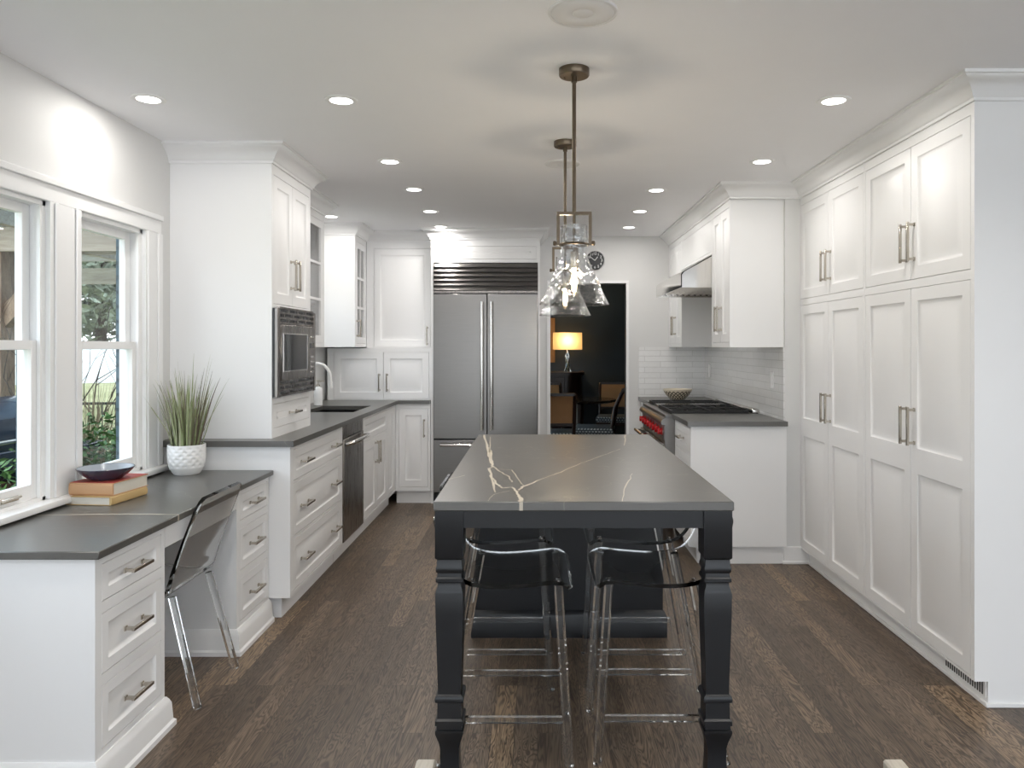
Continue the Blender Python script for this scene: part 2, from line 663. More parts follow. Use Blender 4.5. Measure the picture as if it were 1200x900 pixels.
struct('wall_right', MB().box(XR, 4.92, 0, XR + .098, 4.985, CEIL).box(XR, 4.985, 0, XR + .2, YB + .1, CEIL).box(XR + .2, 4.985, 0, 2.36, 5.06, CEIL), M['wall'])
struct('wall_pantry', MB().box(2.36, 2.96, 0, 2.46, 5.06, CEIL).box(2.46, 2.96, 0, 4.2, 3.06, CEIL), M['wall'])
FW = [(-2.3, .12, -.15, 2.28)]  # unseen side window, added to bring in more daylight
mb = MB()
cells(mb, [YN, 3.06] + [w[0] for w in FW] + [w[2] for w in FW], [0, .12, 2.28, CEIL], FW, lambda a, c, b, d: mb.box(4.2, a, c, 4.3, b, d))
struct('wall_far_right', mb, M['wall'])
for i, w in enumerate(FW):
    r = empty('window_%d' % (i + 7), (0, 0, 0), kind='structure')
    mb = MB()
    cells(mb, [w[0], w[0] + .05, (w[0] + w[2]) / 2 - .025, (w[0] + w[2]) / 2 + .025, w[2] - .05, w[2]], [w[1], w[1] + .05, w[3] - .05, w[3]],
          [(w[0] + .05, w[1] + .05, (w[0] + w[2]) / 2 - .025, w[3] - .05), ((w[0] + w[2]) / 2 + .025, w[1] + .05, w[2] - .05, w[3] - .05)],
          lambda a, c, b, d: mb.box(4.22, a, c, 4.27, b, d))
    mb.build('window_frame', M['trim'], r)
    MB().box(4.243, w[0] + .045, w[1] + .045, 4.247, w[2] - .045, w[3] - .045).build('pane', M['pane'], r)

# near wall of the family room, unseen windows enlarged to let in more daylight
NW = [(-1.75, .12, .05, 2.28), (.25, .12, 2.05, 2.28), (2.35, .12, 4.05, 2.28)]
mb = MB()
cells(mb, [-2.0, 4.3] + [w[0] for w in NW] + [w[2] for w in NW], [0, .12, 2.28, CEIL], NW, lambda a, c, b, d: mb.box(a, YN - .1, c, b, YN, d))
struct('wall_near', mb, M['wall'])
for i, w in enumerate(NW):
    r = empty('window_%d' % (i + 4), (0, 0, 0), kind='structure')
    mb = MB()
    f = .05
    cells(mb, [w[0], w[0] + f, (w[0] + w[2]) / 2 - f / 2, (w[0] + w[2]) / 2 + f / 2, w[2] - f, w[2]], [w[1], w[1] + f, w[3] - f, w[3]],
          [(w[0] + f, w[1] + f, (w[0] + w[2]) / 2 - f / 2, w[3] - f), ((w[0] + w[2]) / 2 + f / 2, w[1] + f, w[2] - f, w[3] - f)],
          lambda a, c, b, d: mb.box(a, YN - .07, c, b, YN - .02, d))
    mb.build('window_frame', M['trim'], r)
    MB().box(w[0] + f - .005, YN - .047, w[1] + f - .005, w[2] - f + .005, YN - .043, w[3] - f + .005).build('pane', M['pane'], r)
def double_hung(n, w, meet=1.395):
    y0, z0, y1, z1 = w
    r = empty('window_%d' % n, (XL, (y0 + y1) / 2, z0), kind='structure')
    r.location = (0, 0, 0)
    mb = MB()
    j = .018
    mb.box(XL - .085, y0, z0, XL, y0 + j, z1).box(XL - .085, y1 - j, z0, XL, y1, z1)
    mb.box(XL - .085, y0, z1 - j, XL, y1, z1).box(XL - .085, y0, z0, XL, y1, z0 + j)
    mb.box(XL - .013, y0 + j, z0, XL - .001, y0 + j + .014, z1 - j).box(XL - .013, y1 - j - .014, z0, XL - .001, y1 - j, z1 - j)
    mb.build('window_frame', M['trim'], r)
    mb = MB()
    mb.box(XL - .12, y0 - .06, z0 - .05, XL - .0858, y1 + .06, z0).box(XL - .11, y0 - .05, z0, XL - .0858, y0, z1 + .05)
    mb.box(XL - .11, y1, z0, XL - .0858, y1 + .05, z1 + .05).box(XL - .11, y0, z1, XL - .0858, y1, z1 + .05)
    mb.build('outside_trim', M['trim'], r)
    a, b = y0 + j + .002, y1 - j - .002
    st = .042

    def sash(name, x0, x1, za, zb, bot, top):
        mb = MB()
        mb.box(x0, a, za, x1, a + st, zb, .002).box(x0, b - st, za, x1, b, zb, .002)
        mb.box(x0, a + st, za, x1, b - st, za + bot).box(x0, a + st, zb - top, x1, b - st, zb)
        o = mb.build(name, M['trim'], r)
        xm = (x0 + x1) / 2
        MB().box(xm - .002, a + st - .004, za + bot - .004, xm + .002, b - st + .004, zb - top + .004).build('pane', M['pane'], o)
        return o
    sash('sash', XL - .078, XL - .048, meet - .018, z1 - j, .034, .036)
    lo = sash('sash', XL - .044, XL - .014, z0 + j, meet + .018, .055, .034)
    mb = MB()
    ym = b - .17
    mb.box(XL - .014, ym - .05, z0 + j + .012, XL - .006, ym + .05, z0 + j + .03, .002)
    mb.tube([(XL - .006, ym - .045, z0 + j + .022), (XL + .012, ym - .03, z0 + j + .03), (XL + .012, ym + .03, z0 + j + .03), (XL - .006, ym + .045, z0 + j + .022)], .005, 8)
    mb.build('sash_lift', M['nickel'], lo)
    return r


double_hung(1, WIN[0])
double_hung(2, WIN[1])
double_hung(3, WIN[2], 1.56)

# window casing, stool and apron
mb = MB()
for z0, z1, x1 in ((1.95, 2.03, .018), (2.015, 2.042, .03)):
    mb.box(XL, 1.11, z0, XL + x1, 3.845, z1, .003)
for y0, y1 in ((1.13, 1.25), (2.965, 3.17), (3.69, 3.84)):
    mb.box(XL, y0, .80, XL + .018, y1, 1.95)
for y0, y1 in ((2.99, 3.01), (3.125, 3.145), (3.80, 3.843), (3.70, 3.715), (1.11, 1.13)):
    mb.box(XL + .018, y0, .80, XL + .027, y1, 1.95, .003)
struct('trim_1', mb, M['trim'])
mb = MB()
mb.box(XL - .012, 1.08, .774, XL + .062, 3.86, .8, .006, seg=2)
struct('trim_2', mb, M['trim'])

# baseboards
mb = MB()
mb.box(XR - .014, 4.905, 0, 1.735, 4.92, .11, .004).box(XR - .022, 4.895, 0, 1.735, 4.92, .02, .004)
struct('baseboard_right', mb, M['trim'])

# crown mouldings: mitred sweep of one profile
PROF = [(0, 2.335), (.010, 2.335), (.010, 2.347), (.018, 2.352), (.022, 2.362), (.034, 2.378), (.056, 2.398), (.072, 2.405), (.078, 2.416), (.086, 2.418), (.086, CEIL), (0, CEIL)]


def crown(name, path, side=1, k=1.0):
    mb = MB()
    rings = []
    n = len(path)
    P = [Vector(p) for p in path]
    for i in range(n):
        d1 = (P[i] - P[i - 1]).normalized() if i else (P[1] - P[0]).normalized()
        d2 = (P[i + 1] - P[i]).normalized() if i < n - 1 else d1
        n1 = Vector((d1.y, -d1.x)) * side
        n2 = Vector((d2.y, -d2.x)) * side
        m = (n1 + n2) / (1 + n1.dot(n2)) if n1.dot(n2) > -.9 else n1
        rings.append([mb.bm.verts.new((P[i].x + m.x * o * k, P[i].y + m.y * o * k, z)) for o, z in PROF])
    q = len(PROF)
    for a, b in zip(rings, rings[1:]):
        for j in range(q):
            mb._f([a[j], a[(j + 1) % q], b[(j + 1) % q], b[j]])
    mb._f(rings[0]); mb._f(rings[-1][::-1])
    return struct(name, mb, M['cab'])


TX, TY0, TY1 = -1.373, 3.966, 4.64          # oven tower
UX = -1.55                                  # face of the left wall cabinets
crown('trim_3', [(XL, TY0), (TX, TY0), (TX, TY1), (UX, TY1), (UX, 5.58), (XL, 5.58)])
crown('trim_4', [(XL, 6.52), (UX, 6.52), (UX, 6.95), (-.945, 6.95)])
crown('trim_5', [(-.945, 6.95), (-.945, 6.80), (.022, 6.80), (.022, YB)], 1, .9)
crown('trim_6', [(2.36, 2.958), (1.684, 2.958), (1.684, 4.92), (1.237, 4.92), (1.237, YB)], -1)

# ------------------------------------------------------------------ cabinets
RAISED = [(.056, 0), (.060, .005), (.066, .0075), (.074, .0085), (.104, .0008)]
RAISED_S = [(.044, 0), (.048, .005), (.053, .007), (.060, .007), (.078, .0015)]
RECESS = [(.036, 0), (.040, .004), (.047, .0095), (.052, .0105)]
G = .0022


def pull(parent, x, z, L, vertical, name='handle', mat=None, y=0.0, r=.0055):
    mb = MB()
    h = L / 2
    so = .032
    if vertical:
        mb.box(x - r, y - so - r, z - h, x + r, y - so + r, z + h, .0012)
        for s_ in (-1, 1):
            mb.box(x - r * .9, y - so, z + s_ * (h - .012) - r, x + r * .9, y + .001, z + s_ * (h - .012) + r)
            mb.box(x - r * 1.35, y - .004, z + s_ * (h - .012) - r * 1.5, x + r * 1.35, y, z + s_ * (h - .012) + r * 1.5)
    else:
        mb.box(x - h, y - so - r, z - r, x + h, y - so + r, z + r, .0012)
        for s_ in (-1, 1):
            mb.box(x + s_ * (h - .012) - r, y - so, z - r * .9, x + s_ * (h - .012) + r, y + .001, z + r * .9)
            mb.box(x + s_ * (h - .012) - r * 1.5, y - .004, z - r * 1.35, x + s_ * (h - .012) + r * 1.5, y, z + r * 1.35)
    return mb.build(name, mat or M['nickel'], parent)


def door(root, x0, z0, x1, z1, style='raised', name='door', handle=None, split=None):
    mb = MB()
    a, c, b, d = x0 + G, z0 + G, x1 - G, z1 - G
    rings = {'raised': RAISED, 'raised_small': RAISED_S, 'recess': RECESS, 'slab': []}.get(style)
    if style == 'glass':
        f = .052
        ym = (a + b) / 2
        holes = [(a + f, c + f, ym - .009, d - f), (ym + .009, c + f, b - f, d - f)]
        zs = [c, c + f, d - f, d]
        for t in (1 / 3, 2 / 3):
            zm = c + f + (d - c - 2 * f) * t
            zs += [zm - .009, zm + .009]
        hs = []
        zz = sorted(zs)
        for h in holes:
            for q0, q1 in zip(zz[1:-1:2], zz[2:-1:2]):
                hs.append((h[0], q0, h[2], q1))
        cells(mb, [a, a + f, ym - .009, ym + .009, b - f, b], zs, hs, lambda p, q, r, s: mb.box(p, 0, q, r, .02, s))
        o = mb.build(name, M['cab'], root)
        MB().box(a + f - .006, .012, c + f - .006, b - f + .006, .015, d - f + .006).build('pane', M['cabglass'], o)
    elif split:
        mb.panel(a, c, b, split, rings)
        mb.panel(a, split, b, d, rings)
        # fill the two tiny bevels at the shared rail
        mb.box(a + .0012, 0, split - .0015, b - .0012, .006, split + .0015)
        o = mb.build(name, M['cab'], root)
    else:
        mb.panel(a, c, b, d, rings)
        o = mb.build(name, M['cab'], root)
    for h in (handle or []):
        pull(o, *h)
    return o


def carcass(root, W_, D, z0, z1, openings, toe=None, toe_in=.06, name='body', hollow=None, left_in=0, right_in=0):
    mb = MB()
    mb.box(0, .021, z0, W_, D, z1)
    cells(mb, [0, W_] + [v for o in openings for v in (o[0], o[2])], [z0, z1] + [v for o in openings for v in (o[1], o[3])], openings,
          lambda a, c, b, d: mb.box(a, 0, c, b, .021, d))
    o = mb.build(name, M['cab'], root)
    if toe:
        t = MB().box(left_in, toe_in, 0, W_ - right_in, D - .01, toe)
        t.build('toe_kick', M['cab'], root)
    return o


RL, RR = PI / 2, -PI / 2   # facing +X (left run), facing -X (right run)
LX, LX2 = -1.253, XL       # left base faces

# --- left base: drawer unit
c = empty('drawer_cabinet', (LX, 3.89, 0), RL, 'white base cabinet with six pulls on three wide drawers, beside the dishwasher', 'cabinet')
Wd = 4.93 - 3.89
ops = [(.05, .70, Wd - .03, .862), (.05, .415, Wd - .03, .685), (.05, .135, Wd - .03, .40)]
carcass(c, Wd, .64, .115, .884, ops, .115, .06, left_in=.05)
for o in ops:
    zc = (o[1] + o[3]) / 2
    door(c, *o, style='raised_small', name='drawer', handle=[(.24, zc, .15, False), (Wd - .20, zc, .15, False)])

# --- dishwasher
c = empty('dishwasher', (LX, 4.935, 0), RL, 'stainless steel built-in dishwasher with a curved bar handle under the counter', 'dishwasher')
MB().box(.004, .02, .11, .562, .60, .878).build('body', M['black'], c)
MB().box(.004, -.008, .125, .562, .019, .79, .004).build('door', M['steelv'], c)
MB().box(.004, -.004, .795, .562, .019, .878, .004).build('control_panel', M['steelv'], c)
mb = MB()
mb.tube([(.05, -.008, .755), (.07, -.055, .765), (.28, -.07, .77), (.50, -.055, .765), (.515, -.008, .755)], .014, 10)
mb.build('handle', M['polished'], c)
MB().box(.004, .06, 0, .562, .1, .108).build('toe_kick', M['cab'], c)

# --- sink base + corner filler
c = empty('sink_cabinet', (LX, 5.503, 0), RL, 'white sink base cabinet with two doors right of the dishwasher', 'cabinet')
Ws = 6.40 - 5.503
ops = [(.03, .70, Ws - .03, .862), (.03, .135, Ws / 2, .685), (Ws / 2, .135, Ws - .03, .685)]
carcass(c, Ws, .60, .115, .70, ops[1:], .115, .06)
cells_mb = MB()
cells(cells_mb, [0, .03, Ws - .03, Ws], [.70, .862, .884], [(.03, .70, Ws - .03, .862)], lambda a, q, b, d: cells_mb.box(a, 0, q, b, .021, d))
cells_mb.box(0, .021, .70, .018, .6, .884).box(Ws - .018, .021, .70, Ws, .6, .884)
cells_mb.build('face_frame', M['cab'], c)
door(c, *ops[0], style='raised_small', name='false_front')
door(c, *ops[1], name='door', handle=[(Ws / 2 - .035, .575, .17, True)])
door(c, *ops[2], name='door', handle=[(Ws / 2 + .035, .575, .17, True)])
c = empty('corner_filler_cabinet', (LX, 6.402, 0), RL, 'narrow white corner panel between sink cabinet and back base cabinet', 'cabinet')
carcass(c, .365, .6, .115, .884, [(.03, .135, .28, .862)], .115, .06)
door(c, .03, .135, .28, .862, style='raised_small', name='panel')

# --- back base cabinet
c = empty('back_base_cabinet', (-1.253, 6.775, 0), 0, 'white one-door base cabinet against the left side of the refrigerator', 'cabinet')
Wb = -.948 + 1.253
carcass(c, Wb, .46, .115, .884, [(.028, .15, Wb - .018, .842)], .115, .05)
door(c, .028, .15, Wb - .018, .842, handle=[(Wb - .052, .67, .16, True)])

# --- left stone counter (L shaped, hole for the sink)
mb = MB()
YCF = 6.75
SINK = (-1.72, 5.56, -1.335, 6.16)
cells(mb, [XL, SINK[0], SINK[2], -1.228], [3.862, SINK[1], SINK[3], YCF, YB - .001], [SINK, ], lambda a, b, c_, d: mb.box(a, b, .884, c_, d, .914))
mb.box(-1.228, YCF, .884, -.948, YB - .001, .914)
co = mb.build('countertop', M['stone'])
tag(co, 'dark grey stone countertop of the sink run, turning the corner to the refrigerator', 'countertop')
# sink
mb = MB()
x0, y0, x1, y1 = SINK
t = .012
zb = .70
mb.box(x0 - t, y0 - t, zb - t, x1 + t, y1 + t, zb)
mb.box(x0 - t, y0 - t, zb, x0 - .001, y1 + t, .882).box(x1 + .001, y0 - t, zb, x1 + t, y1 + t, .882)
mb.box(x0 - .001, y0 - t, zb, x1 + .001, y0 - .001, .882).box(x0 - .001, y1 + .001, zb, x1 + .001, y1 + t, .882)
mb.box(x0, 5.90, zb, x1, 5.915, .85)
s = mb.build('sink', M['black'])
tag(s, 'black undermount sink set into the left stone countertop', 'sink')
s['category'] = 'sink'
MB().lathe([(.03, zb + .001), (.045, zb + .003), (.045, zb + .001)], (-1.52, 5.74, 0), 20).build('drain', M['polished'], s)
# faucet
f = empty('faucet', (-1.785, 5.87, .914), 0, 'tall white gooseneck kitchen faucet behind the sink', 'faucet')
MB().lathe([(.028, 0), (.028, .008), (.020, .012), (.020, .09), (.016, .10), (.016, .11)], seg=20).build('base', M['whiteplastic'], f)
pts = [(0, 0, .1), (0, 0, .24)] + [(.10 - .10 * math.cos(a), 0, .24 + .105 * math.sin(a)) for a in [PI * k / 12 for k in range(1, 12)]] + [(.2, 0, .235), (.202, 0, .20)]
MB().tube(pts, .0125, 14).build('spout', M['whiteplastic'], f)
MB().tube([(.203, 0, .205), (.205, 0, .155)], .016, 14).build('spray_head', M['whiteplastic'], f)
MB().tube([(0, -.02, .06), (0, -.05, .065), (.0, -.075, .10)], .006, 10).build('lever', M['polished'], f)
# soap dispenser
f = empty('soap_dispenser', (-1.772, 6.20, .914), 0, 'white pump soap bottle with a brass pump beside the sink', 'soap dispenser')
MB().lathe([(.030, 0), (.034, .004), (.034, .13), (.030, .142), (.014, .148), (.014, .155)], seg=24).build('bottle', M['whiteplastic'], f)
mb = MB()
mb.lathe([(.015, .155), (.015, .168), (.006, .170), (.006, .192), (.011, .193), (.011, .202)], seg=16)
mb.tube([(0, 0, .197), (.045, 0, .197), (.05, 0, .188)], .005, 8)
mb.build('pump', M['nickel'], f)

# --- oven tower
c = empty('oven_tower_cabinet', (TX, TY0, .914), RL, 'tall white oven cabinet standing on the counter beside the window wall', 'cabinet')
Wt = TY1 - TY0
zo = lambda z: z - .914
ops = [(.028, zo(1.612), Wt / 2, zo(2.285)), (Wt / 2, zo(1.612), Wt - .028, zo(2.285)), (.028, zo(.962), Wt - .028, zo(1.09))]
mw = (.02, zo(1.125), Wt - .02, zo(1.588))
carcass(c, Wt, XL * -1 + TX - .001, 0, zo(CEIL), ops + [mw])
door(c, *ops[0], handle=[(Wt / 2 - .035, zo(1.785), .17, True)])
door(c, *ops[1], handle=[(Wt / 2 + .035, zo(1.785), .17, True)])
door(c, *ops[2], style='raised_small', name='drawer', handle=[(Wt / 2, zo(1.026), .14, False)])
# microwave
m_ = empty('microwave', (TX, TY0, 1.125), RL, 'built-in stainless microwave with louvred trim and dark glass door in the tall cabinet', 'microwave')
x0, x1, H = .006, Wt + .004, .465
mb = MB()
mb.box(x0, -.002, 0, x1, -.012, H)
mb.build('backplate', M['black'], m_)
mb = MB()
mb.bm.free()
for a, b in ((x0, x0 + .035), (x1 - .035, x1)):
    MB().box(a, -.012, 0, b, -.03, H, .002).build('trim_strip', M['steelv'], m_)
for zz in (0, H - .083):
    for k in range(4):
        mb = MB()
        z = zz + .002 + k * .0265
        mb.box(x0 + .035, -.012, z - .0, x1 - .035, -.028, z + .010)
        if k < 3:
            for j in range(4):
                xx = x0 + .035 + (x1 - x0 - .07) * (j + .5 * (k % 2)) / 4
                mb.box(xx, -.012, z, xx + .014, -.026, z + .027)
        mb.build('louver', M['steelv'], m_)
MB().box(x0 + .037, -.012, .085, x1 - .15, -.036, H - .085, .004).build('door', M['steelv'], m_)
MB().box(x0 + .075, -.036, .135, x1 - .19, -.0375, H - .135).build('door_window', M['blackgls'], m_)
mb = MB()
for a, q, b, d in ((x0 + .070, .13, x1 - .185, .135), (x0 + .07, H - .135, x1 - .185, H - .13), (x0 + .07, .135, x0 + .075, H - .135), (x1 - .19, .135, x1 - .185, H - .135)):
    mb.box(a, -.036, q, b, -.0385, d)
mb.build('window_bezel', M['polished'], m_)
cp = MB().box(x1 - .148, -.012, .085, x1 - .037, -.035, H - .085, .003).build('control_panel', M['steelv'], m_)
MB().box(x1 - .13, -.035, .255, x1 - .055, -.0365, .285).build('display', M['blackgls'], cp)
for j in range(5):
    z = (.11, .14, .17, .20, .315)[j]
    MB().box(x1 - .125, -.035, z, x1 - .06, -.0375, z + .010, .001).build('button', M['polished'], cp)

# --- left wall cabinets with glass doors
Du = -XL + UX - .001


def shelf_cab(name, y0, y1, label, zb=1.385):
    c = empty(name, (UX, y0, zb), RL, label, 'cabinet')
    w = y1 - y0
    h = CEIL - zb
    mb = MB()
    t = .018
    mb.box(0, .021, 0, t, Du, h).box(w - t, .021, 0, w, Du, h).box(t, .021, 0, w - t, Du, t).box(t, .021, h - .14, w - t, Du, h).box(t, Du - t, t, w - t, Du, h - .14)
    op = (.035, .03, w - .035, 2.29 - zb)
    cells(mb, [0, w, op[0], op[2]], [0, h, op[1], op[3]], [op], lambda a, q, b, d: mb.box(a, 0, q, b, .021, d))
    mb.build('body', M['cab'], c)
    for zf in (.3, .6):
        MB().box(t, .06, zf, w - t, Du - t, zf + .016).build('shelf', M['cab'], c)
    door(c, *op, style='glass', handle=[(.06, .16, .15, True)])
    return c


shelf_cab('glass_door_cabinet', TY1 + .002, 5.58, 'white glass-door wall cabinet just behind the oven tower')
shelf_cab('glass_door_cabinet', 6.522, 6.948, 'white glass-door wall cabinet hanging in the corner, its bright side facing the room')

# --- hutch on the back run
c = empty('corner_wall_cabinet', (-1.547, 6.95, 1.376), 0, 'tall white one-door cabinet left of the refrigerator, above the appliance garage', 'cabinet')
Wh = -.948 + 1.547
carcass(c, Wh, YB - 6.951, 0, CEIL - 1.376, [(.065, .012, Wh - .018, .90)])
door(c, .065, .012, Wh - .018, .90, handle=[(Wh - .05, .11, .17, True)])
c = empty('appliance_garage', (-1.87, 6.83, .9145), 0, 'low two-door white cabinet sitting on the counter left of the refrigerator', 'cabinet')
Wg = -.948 + 1.87
xm = -1.372 + 1.87
carcass(c, Wg, YB - 6.831, 0, .46, [(.055, .008, xm, .425), (xm, .008, Wg - .018, .425)])
door(c, .055, .008, xm, .425, handle=[(xm - .035, .155, .16, True)])
door(c, xm, .008, Wg - .018, .425, handle=[(xm + .035, .155, .16, True)])

# --- refrigerator surround and refrigerator
c = empty('refrigerator_surround', (-.945, 6.80, 0), 0, 'white panelled cabinet frame around the steel refrigerator', 'cabinet')
Wf = .967
mb = MB()
mb.box(0, 0, 0, .021, .449, CEIL).box(Wf - .019, 0, 0, Wf, .449, CEIL).box(.021, .021, 2.133, Wf - .019, .449, CEIL)
op = (.033, 2.163, Wf - .033, 2.278)
cells(mb, [.021, Wf - .019, op[0], op[2]], [2.133, CEIL, op[1], op[3]], [op], lambda a, q, b, d: mb.box(a, 0, q, b, .021, d))
mb.build('body', M['cab'], c)
door(c, *op, style='raised_small', name='panel')
c = empty('refrigerator', (-.924, 6.80, 0), 0, 'large stainless steel double-door refrigerator with louvred top grille', 'refrigerator')
Wr = .927
MB().box(.002, .012, .02, Wr - .002, .44, 2.13).build('body', M['black'], c)
mid = (571 - 630) * 6.8 / 900 + .924
MB().box(.003, -.02, .575, mid - .002, .011, 1.855, .004).build('door', M['steel'], c)
MB().box(mid + .002, -.02, .575, Wr - .003, .011, 1.855, .004).build('door', M['steel'], c)
MB().box(.003, -.02, .10, Wr - .003, .011, .565, .004).build('freezer_drawer', M['steel'], c)
MB().box(.01, .0, .0, Wr - .01, .4, .095).build('toe_grille', M['black'], c)
ch = [x for x in c.children if x.name.startswith('door')]
for o, x in ((ch[0], mid - .043), (ch[1], mid + .040)):
    mb = MB()
    mb.tube([(x, -.075, .655), (x, -.075, 1.785)], .013, 14)
    for z in (.70, 1.74):
        mb.tube([(x, -.075, z), (x, -.02, z)], .008, 8)
    mb.build('handle', M['polished'], o)
mb = MB()
mb.tube([(.07, -.075, .525), (Wr - .07, -.075, .525)], .013, 14)
for x in (.12, Wr - .12):
    mb.tube([(x, -.075, .525), (x, -.02, .525)], .008, 8)
mb.build('handle', M['polished'], [x for x in c.children if x.name.startswith('freezer')][0])
gr = empty('grille', (0, 0, 0)); gr.parent = c
MB().box(.003, -.018, 1.862, Wr - .003, .01, 1.882).build('grille_rail', M['steelv'], gr)
for k in range(6):
    z = 1.886 + k * .0405
    mb = MB()
    mb.prism([(-.02, z), (-.024, z + .004), (-.008, z + .034), (.008, z + .036), (.008, z)], .003, Wr - .003, 'yz')
    mb.build('louver', M['steel'], gr)

# --- right wall cabinets
RX = 1.237
Dr = XR - RX - .001
c = empty('narrow_wall_cabinet', (RX, YB - .001, 1.385), RR, 'white two-door wall cabinet in the far corner beyond the range hood', 'cabinet')
Wn = YB - .001 - 6.59
ops = [(.06, .03, .06 + (Wn - .09) / 2, .905), (.06 + (Wn - .09) / 2, .03, Wn - .03, .905)]
carcass(c, Wn, Dr, 0, CEIL - 1.385, ops)
xm = ops[0][2]
door(c, *ops[0], handle=[(xm - .033, .19, .17, True)])
door(c, *ops[1], handle=[(xm + .033, .19, .17, True)])
c = empty('wide_wall_cabinet', (RX, 5.452, 1.385), RR, 'white two-door wall cabinet nearest the pantry, right of the range hood', 'cabinet')
Wn = 5.452 - 4.94
ops = [(.03, .03, Wn / 2, .905), (Wn / 2, .03, Wn - .03, .905)]
carcass(c, Wn, Dr, 0, CEIL - 1.385, ops)
door(c, *ops[0], handle=[(Wn / 2 - .033, .19, .17, True)])
door(c, *ops[1], handle=[(Wn / 2 + .033, .19, .17, True)])
c = empty('hood_cabinet', (RX, 6.588, 2.045), RR, 'white panelled cabinet directly above the steel range hood', 'cabinet')
Wn = 6.588 - 5.454
carcass(c, Wn, Dr, 0, CEIL - 2.045, [(.02, .02, Wn - .02, .245)])
door(c, .02, .02, Wn - .02, .245, style='slab', name='panel')

# range hood
hd = empty('range_hood', (1.02, 5.458, 1.81), 0, 'stainless steel wall range hood with a sloped front over the range', 'range hood')
L = 6.584 - 5.458
pr = [(0, 0), (0, .092), (.004, .105), (.02, .118), (.06, .142), (.13, .182), (.217, .228), (XR - 1.021, .228), (XR - 1.021, 0), (XR - 1.026, 0), (XR - 1.026, .222), (.219, .222), (.022, .112), (.006, .09), (.006, 0)]
mb = MB()
mb.prism(pr, 0, L, 'xz')
mb.prism([(0, 0), (0, .092), (.004, .105), (.02, .118), (.217, .228), (XR - 1.021, .228), (XR - 1.021, 0)], 0, .004, 'xz')
mb.prism([(0, 0), (0, .092), (.004, .105), (.02, .118), (.217, .228), (XR - 1.021, .228), (XR - 1.021, 0)], L - .004, L, 'xz')
mb.build('canopy', M['polished'], hd)
for k in range(3):
    mb = MB()
    y0 = .02 + k * (L - .04) / 3
    for j in range(9):
        x = .06 + j * .05
        mb.prism([(x, .03), (x + .025, .012), (x + .05, .03), (x + .05, .034), (x + .025, .016), (x, .034)], y0, y0 + (L - .04) / 3 - .006, 'xz')
    mb.build('baffle_filter', M['nickel'], hd)

# --- right base: near drawer cabinet
c = empty('range_side_cabinet', (.974, 5.446, 0), RR, 'white base cabinet with drawers between the range and the pantry', 'cabinet')
Wn = 5.446 - 4.886
ops = [(.03, .70, Wn - .05, .862), (.03, .415, Wn - .05, .685), (.03, .135, Wn - .05, .40)]
carcass(c, Wn, XR - .975, .115, .884, ops, .115, .06, right_in=.03)
for o in ops:
    door(c, *o, style='raised_small', name='drawer', handle=[((o[0] + o[2]) / 2, (o[1] + o[3]) / 2, .15, False)])
o = MB().box(.949, 4.857, .884, XR - .001, 5.447, .914).build('countertop', M['stone'])
tag(o, 'dark stone countertop on the base cabinet next to the pantry', 'countertop')
c = empty('far_base_cabinet', (.974, YB - .002, 0), RR, 'white base cabinet in the far corner beyond the range', 'cabinet')
Wn = YB - .002 - 6.604
carcass(c, Wn, XR - .975, .115, .884, [(.03, .135, Wn - .03, .862)], .115, .06)
door(c, .03, .135, Wn - .03, .862, handle=[(Wn - .07, .7, .16, True)])
o = MB().box(.949, 6.602, .884, XR - .001, YB - .001, .914).build('countertop', M['stone'])
tag(o, 'dark stone countertop in the far corner under the lattice bowl', 'countertop')

# backsplash tile
mb = MB()
mb.box(XR - .009, 4.925, .915, XR - .0005, YB - .001, 1.384).box(XR - .009, 5.46, 1.384, XR - .0005, 6.58, 1.806)
mb.box(.955, YB - .009, .915, XR - .009, YB - .0005, 1.384)
struct('wall_backsplash', mb, M['tile'])
mb = MB()
mb.box(XL + .0005, 3.97, .915, XL + .009, 5.6, 1.384)
struct('wall_sink_backsplash', mb, M['tile'])
for y, lab in ((5.16, 'white double outlet plate on the tile near the pantry'), (7.02, 'white outlet plate on the tile beside the far corner')):
    o = empty('outlet', (XR - .0092, y, 1.165), 0, lab, 'outlet')
    MB().box(-.006, -.037, -.058, 0, .037, .058, .002).build('cover_plate', M['whiteplastic'], o)
    MB().box(-.008, -.017, -.034, -.006, .017, .034, .001).build('socket', M['trim'], o)

# --- range
rg = empty('range', (.905, 5.452, 0), 0, 'stainless steel pro range with red knobs and black grates', 'range')
L = 6.598 - 5.452
mb = MB()
mb.box(0, 0, .13, XR - .907, L, .70)
mb.box(.03, 0, .70, XR - .907, L, .885)
mb.prism([(0, .70), (.03, .70), (.03, .885), (0, .885), (-.02, .87), (-.03, .85), (-.025, .835), (.0, .83)], 0, L, 'xz')
mb.build('body', M['steel'], rg)
MB().box(0, 0, .885, XR - .907, L, .905, .003).build('cooktop', M['steel'], rg)
MB().box(-.006, .004, .725, -.001, L - .004, .825).build('control_panel', M['steelv'], rg)
for k, y0, y1 in ((0, .01, .70), (1, .71, L - .01)):
    dr = MB().box(-.022, y0, .15, -.001, y1, .70, .004).build('oven_door', M['steelv'], rg)
    MB().box(-.0235, y0 + .1, .28, -.022, y1 - .1, .55).build('door_window', M['blackgls'], dr)
    mb = MB()
    mb.tube([(-.068, y0 + .02, .682), (-.068, y1 - .02, .682)], .014, 12)
    for y in (y0 + .05, y1 - .05):
        mb.tube([(-.068, y, .682), (-.022, y, .682)], .010, 8)
    mb.build('handle', M['polished'], dr)
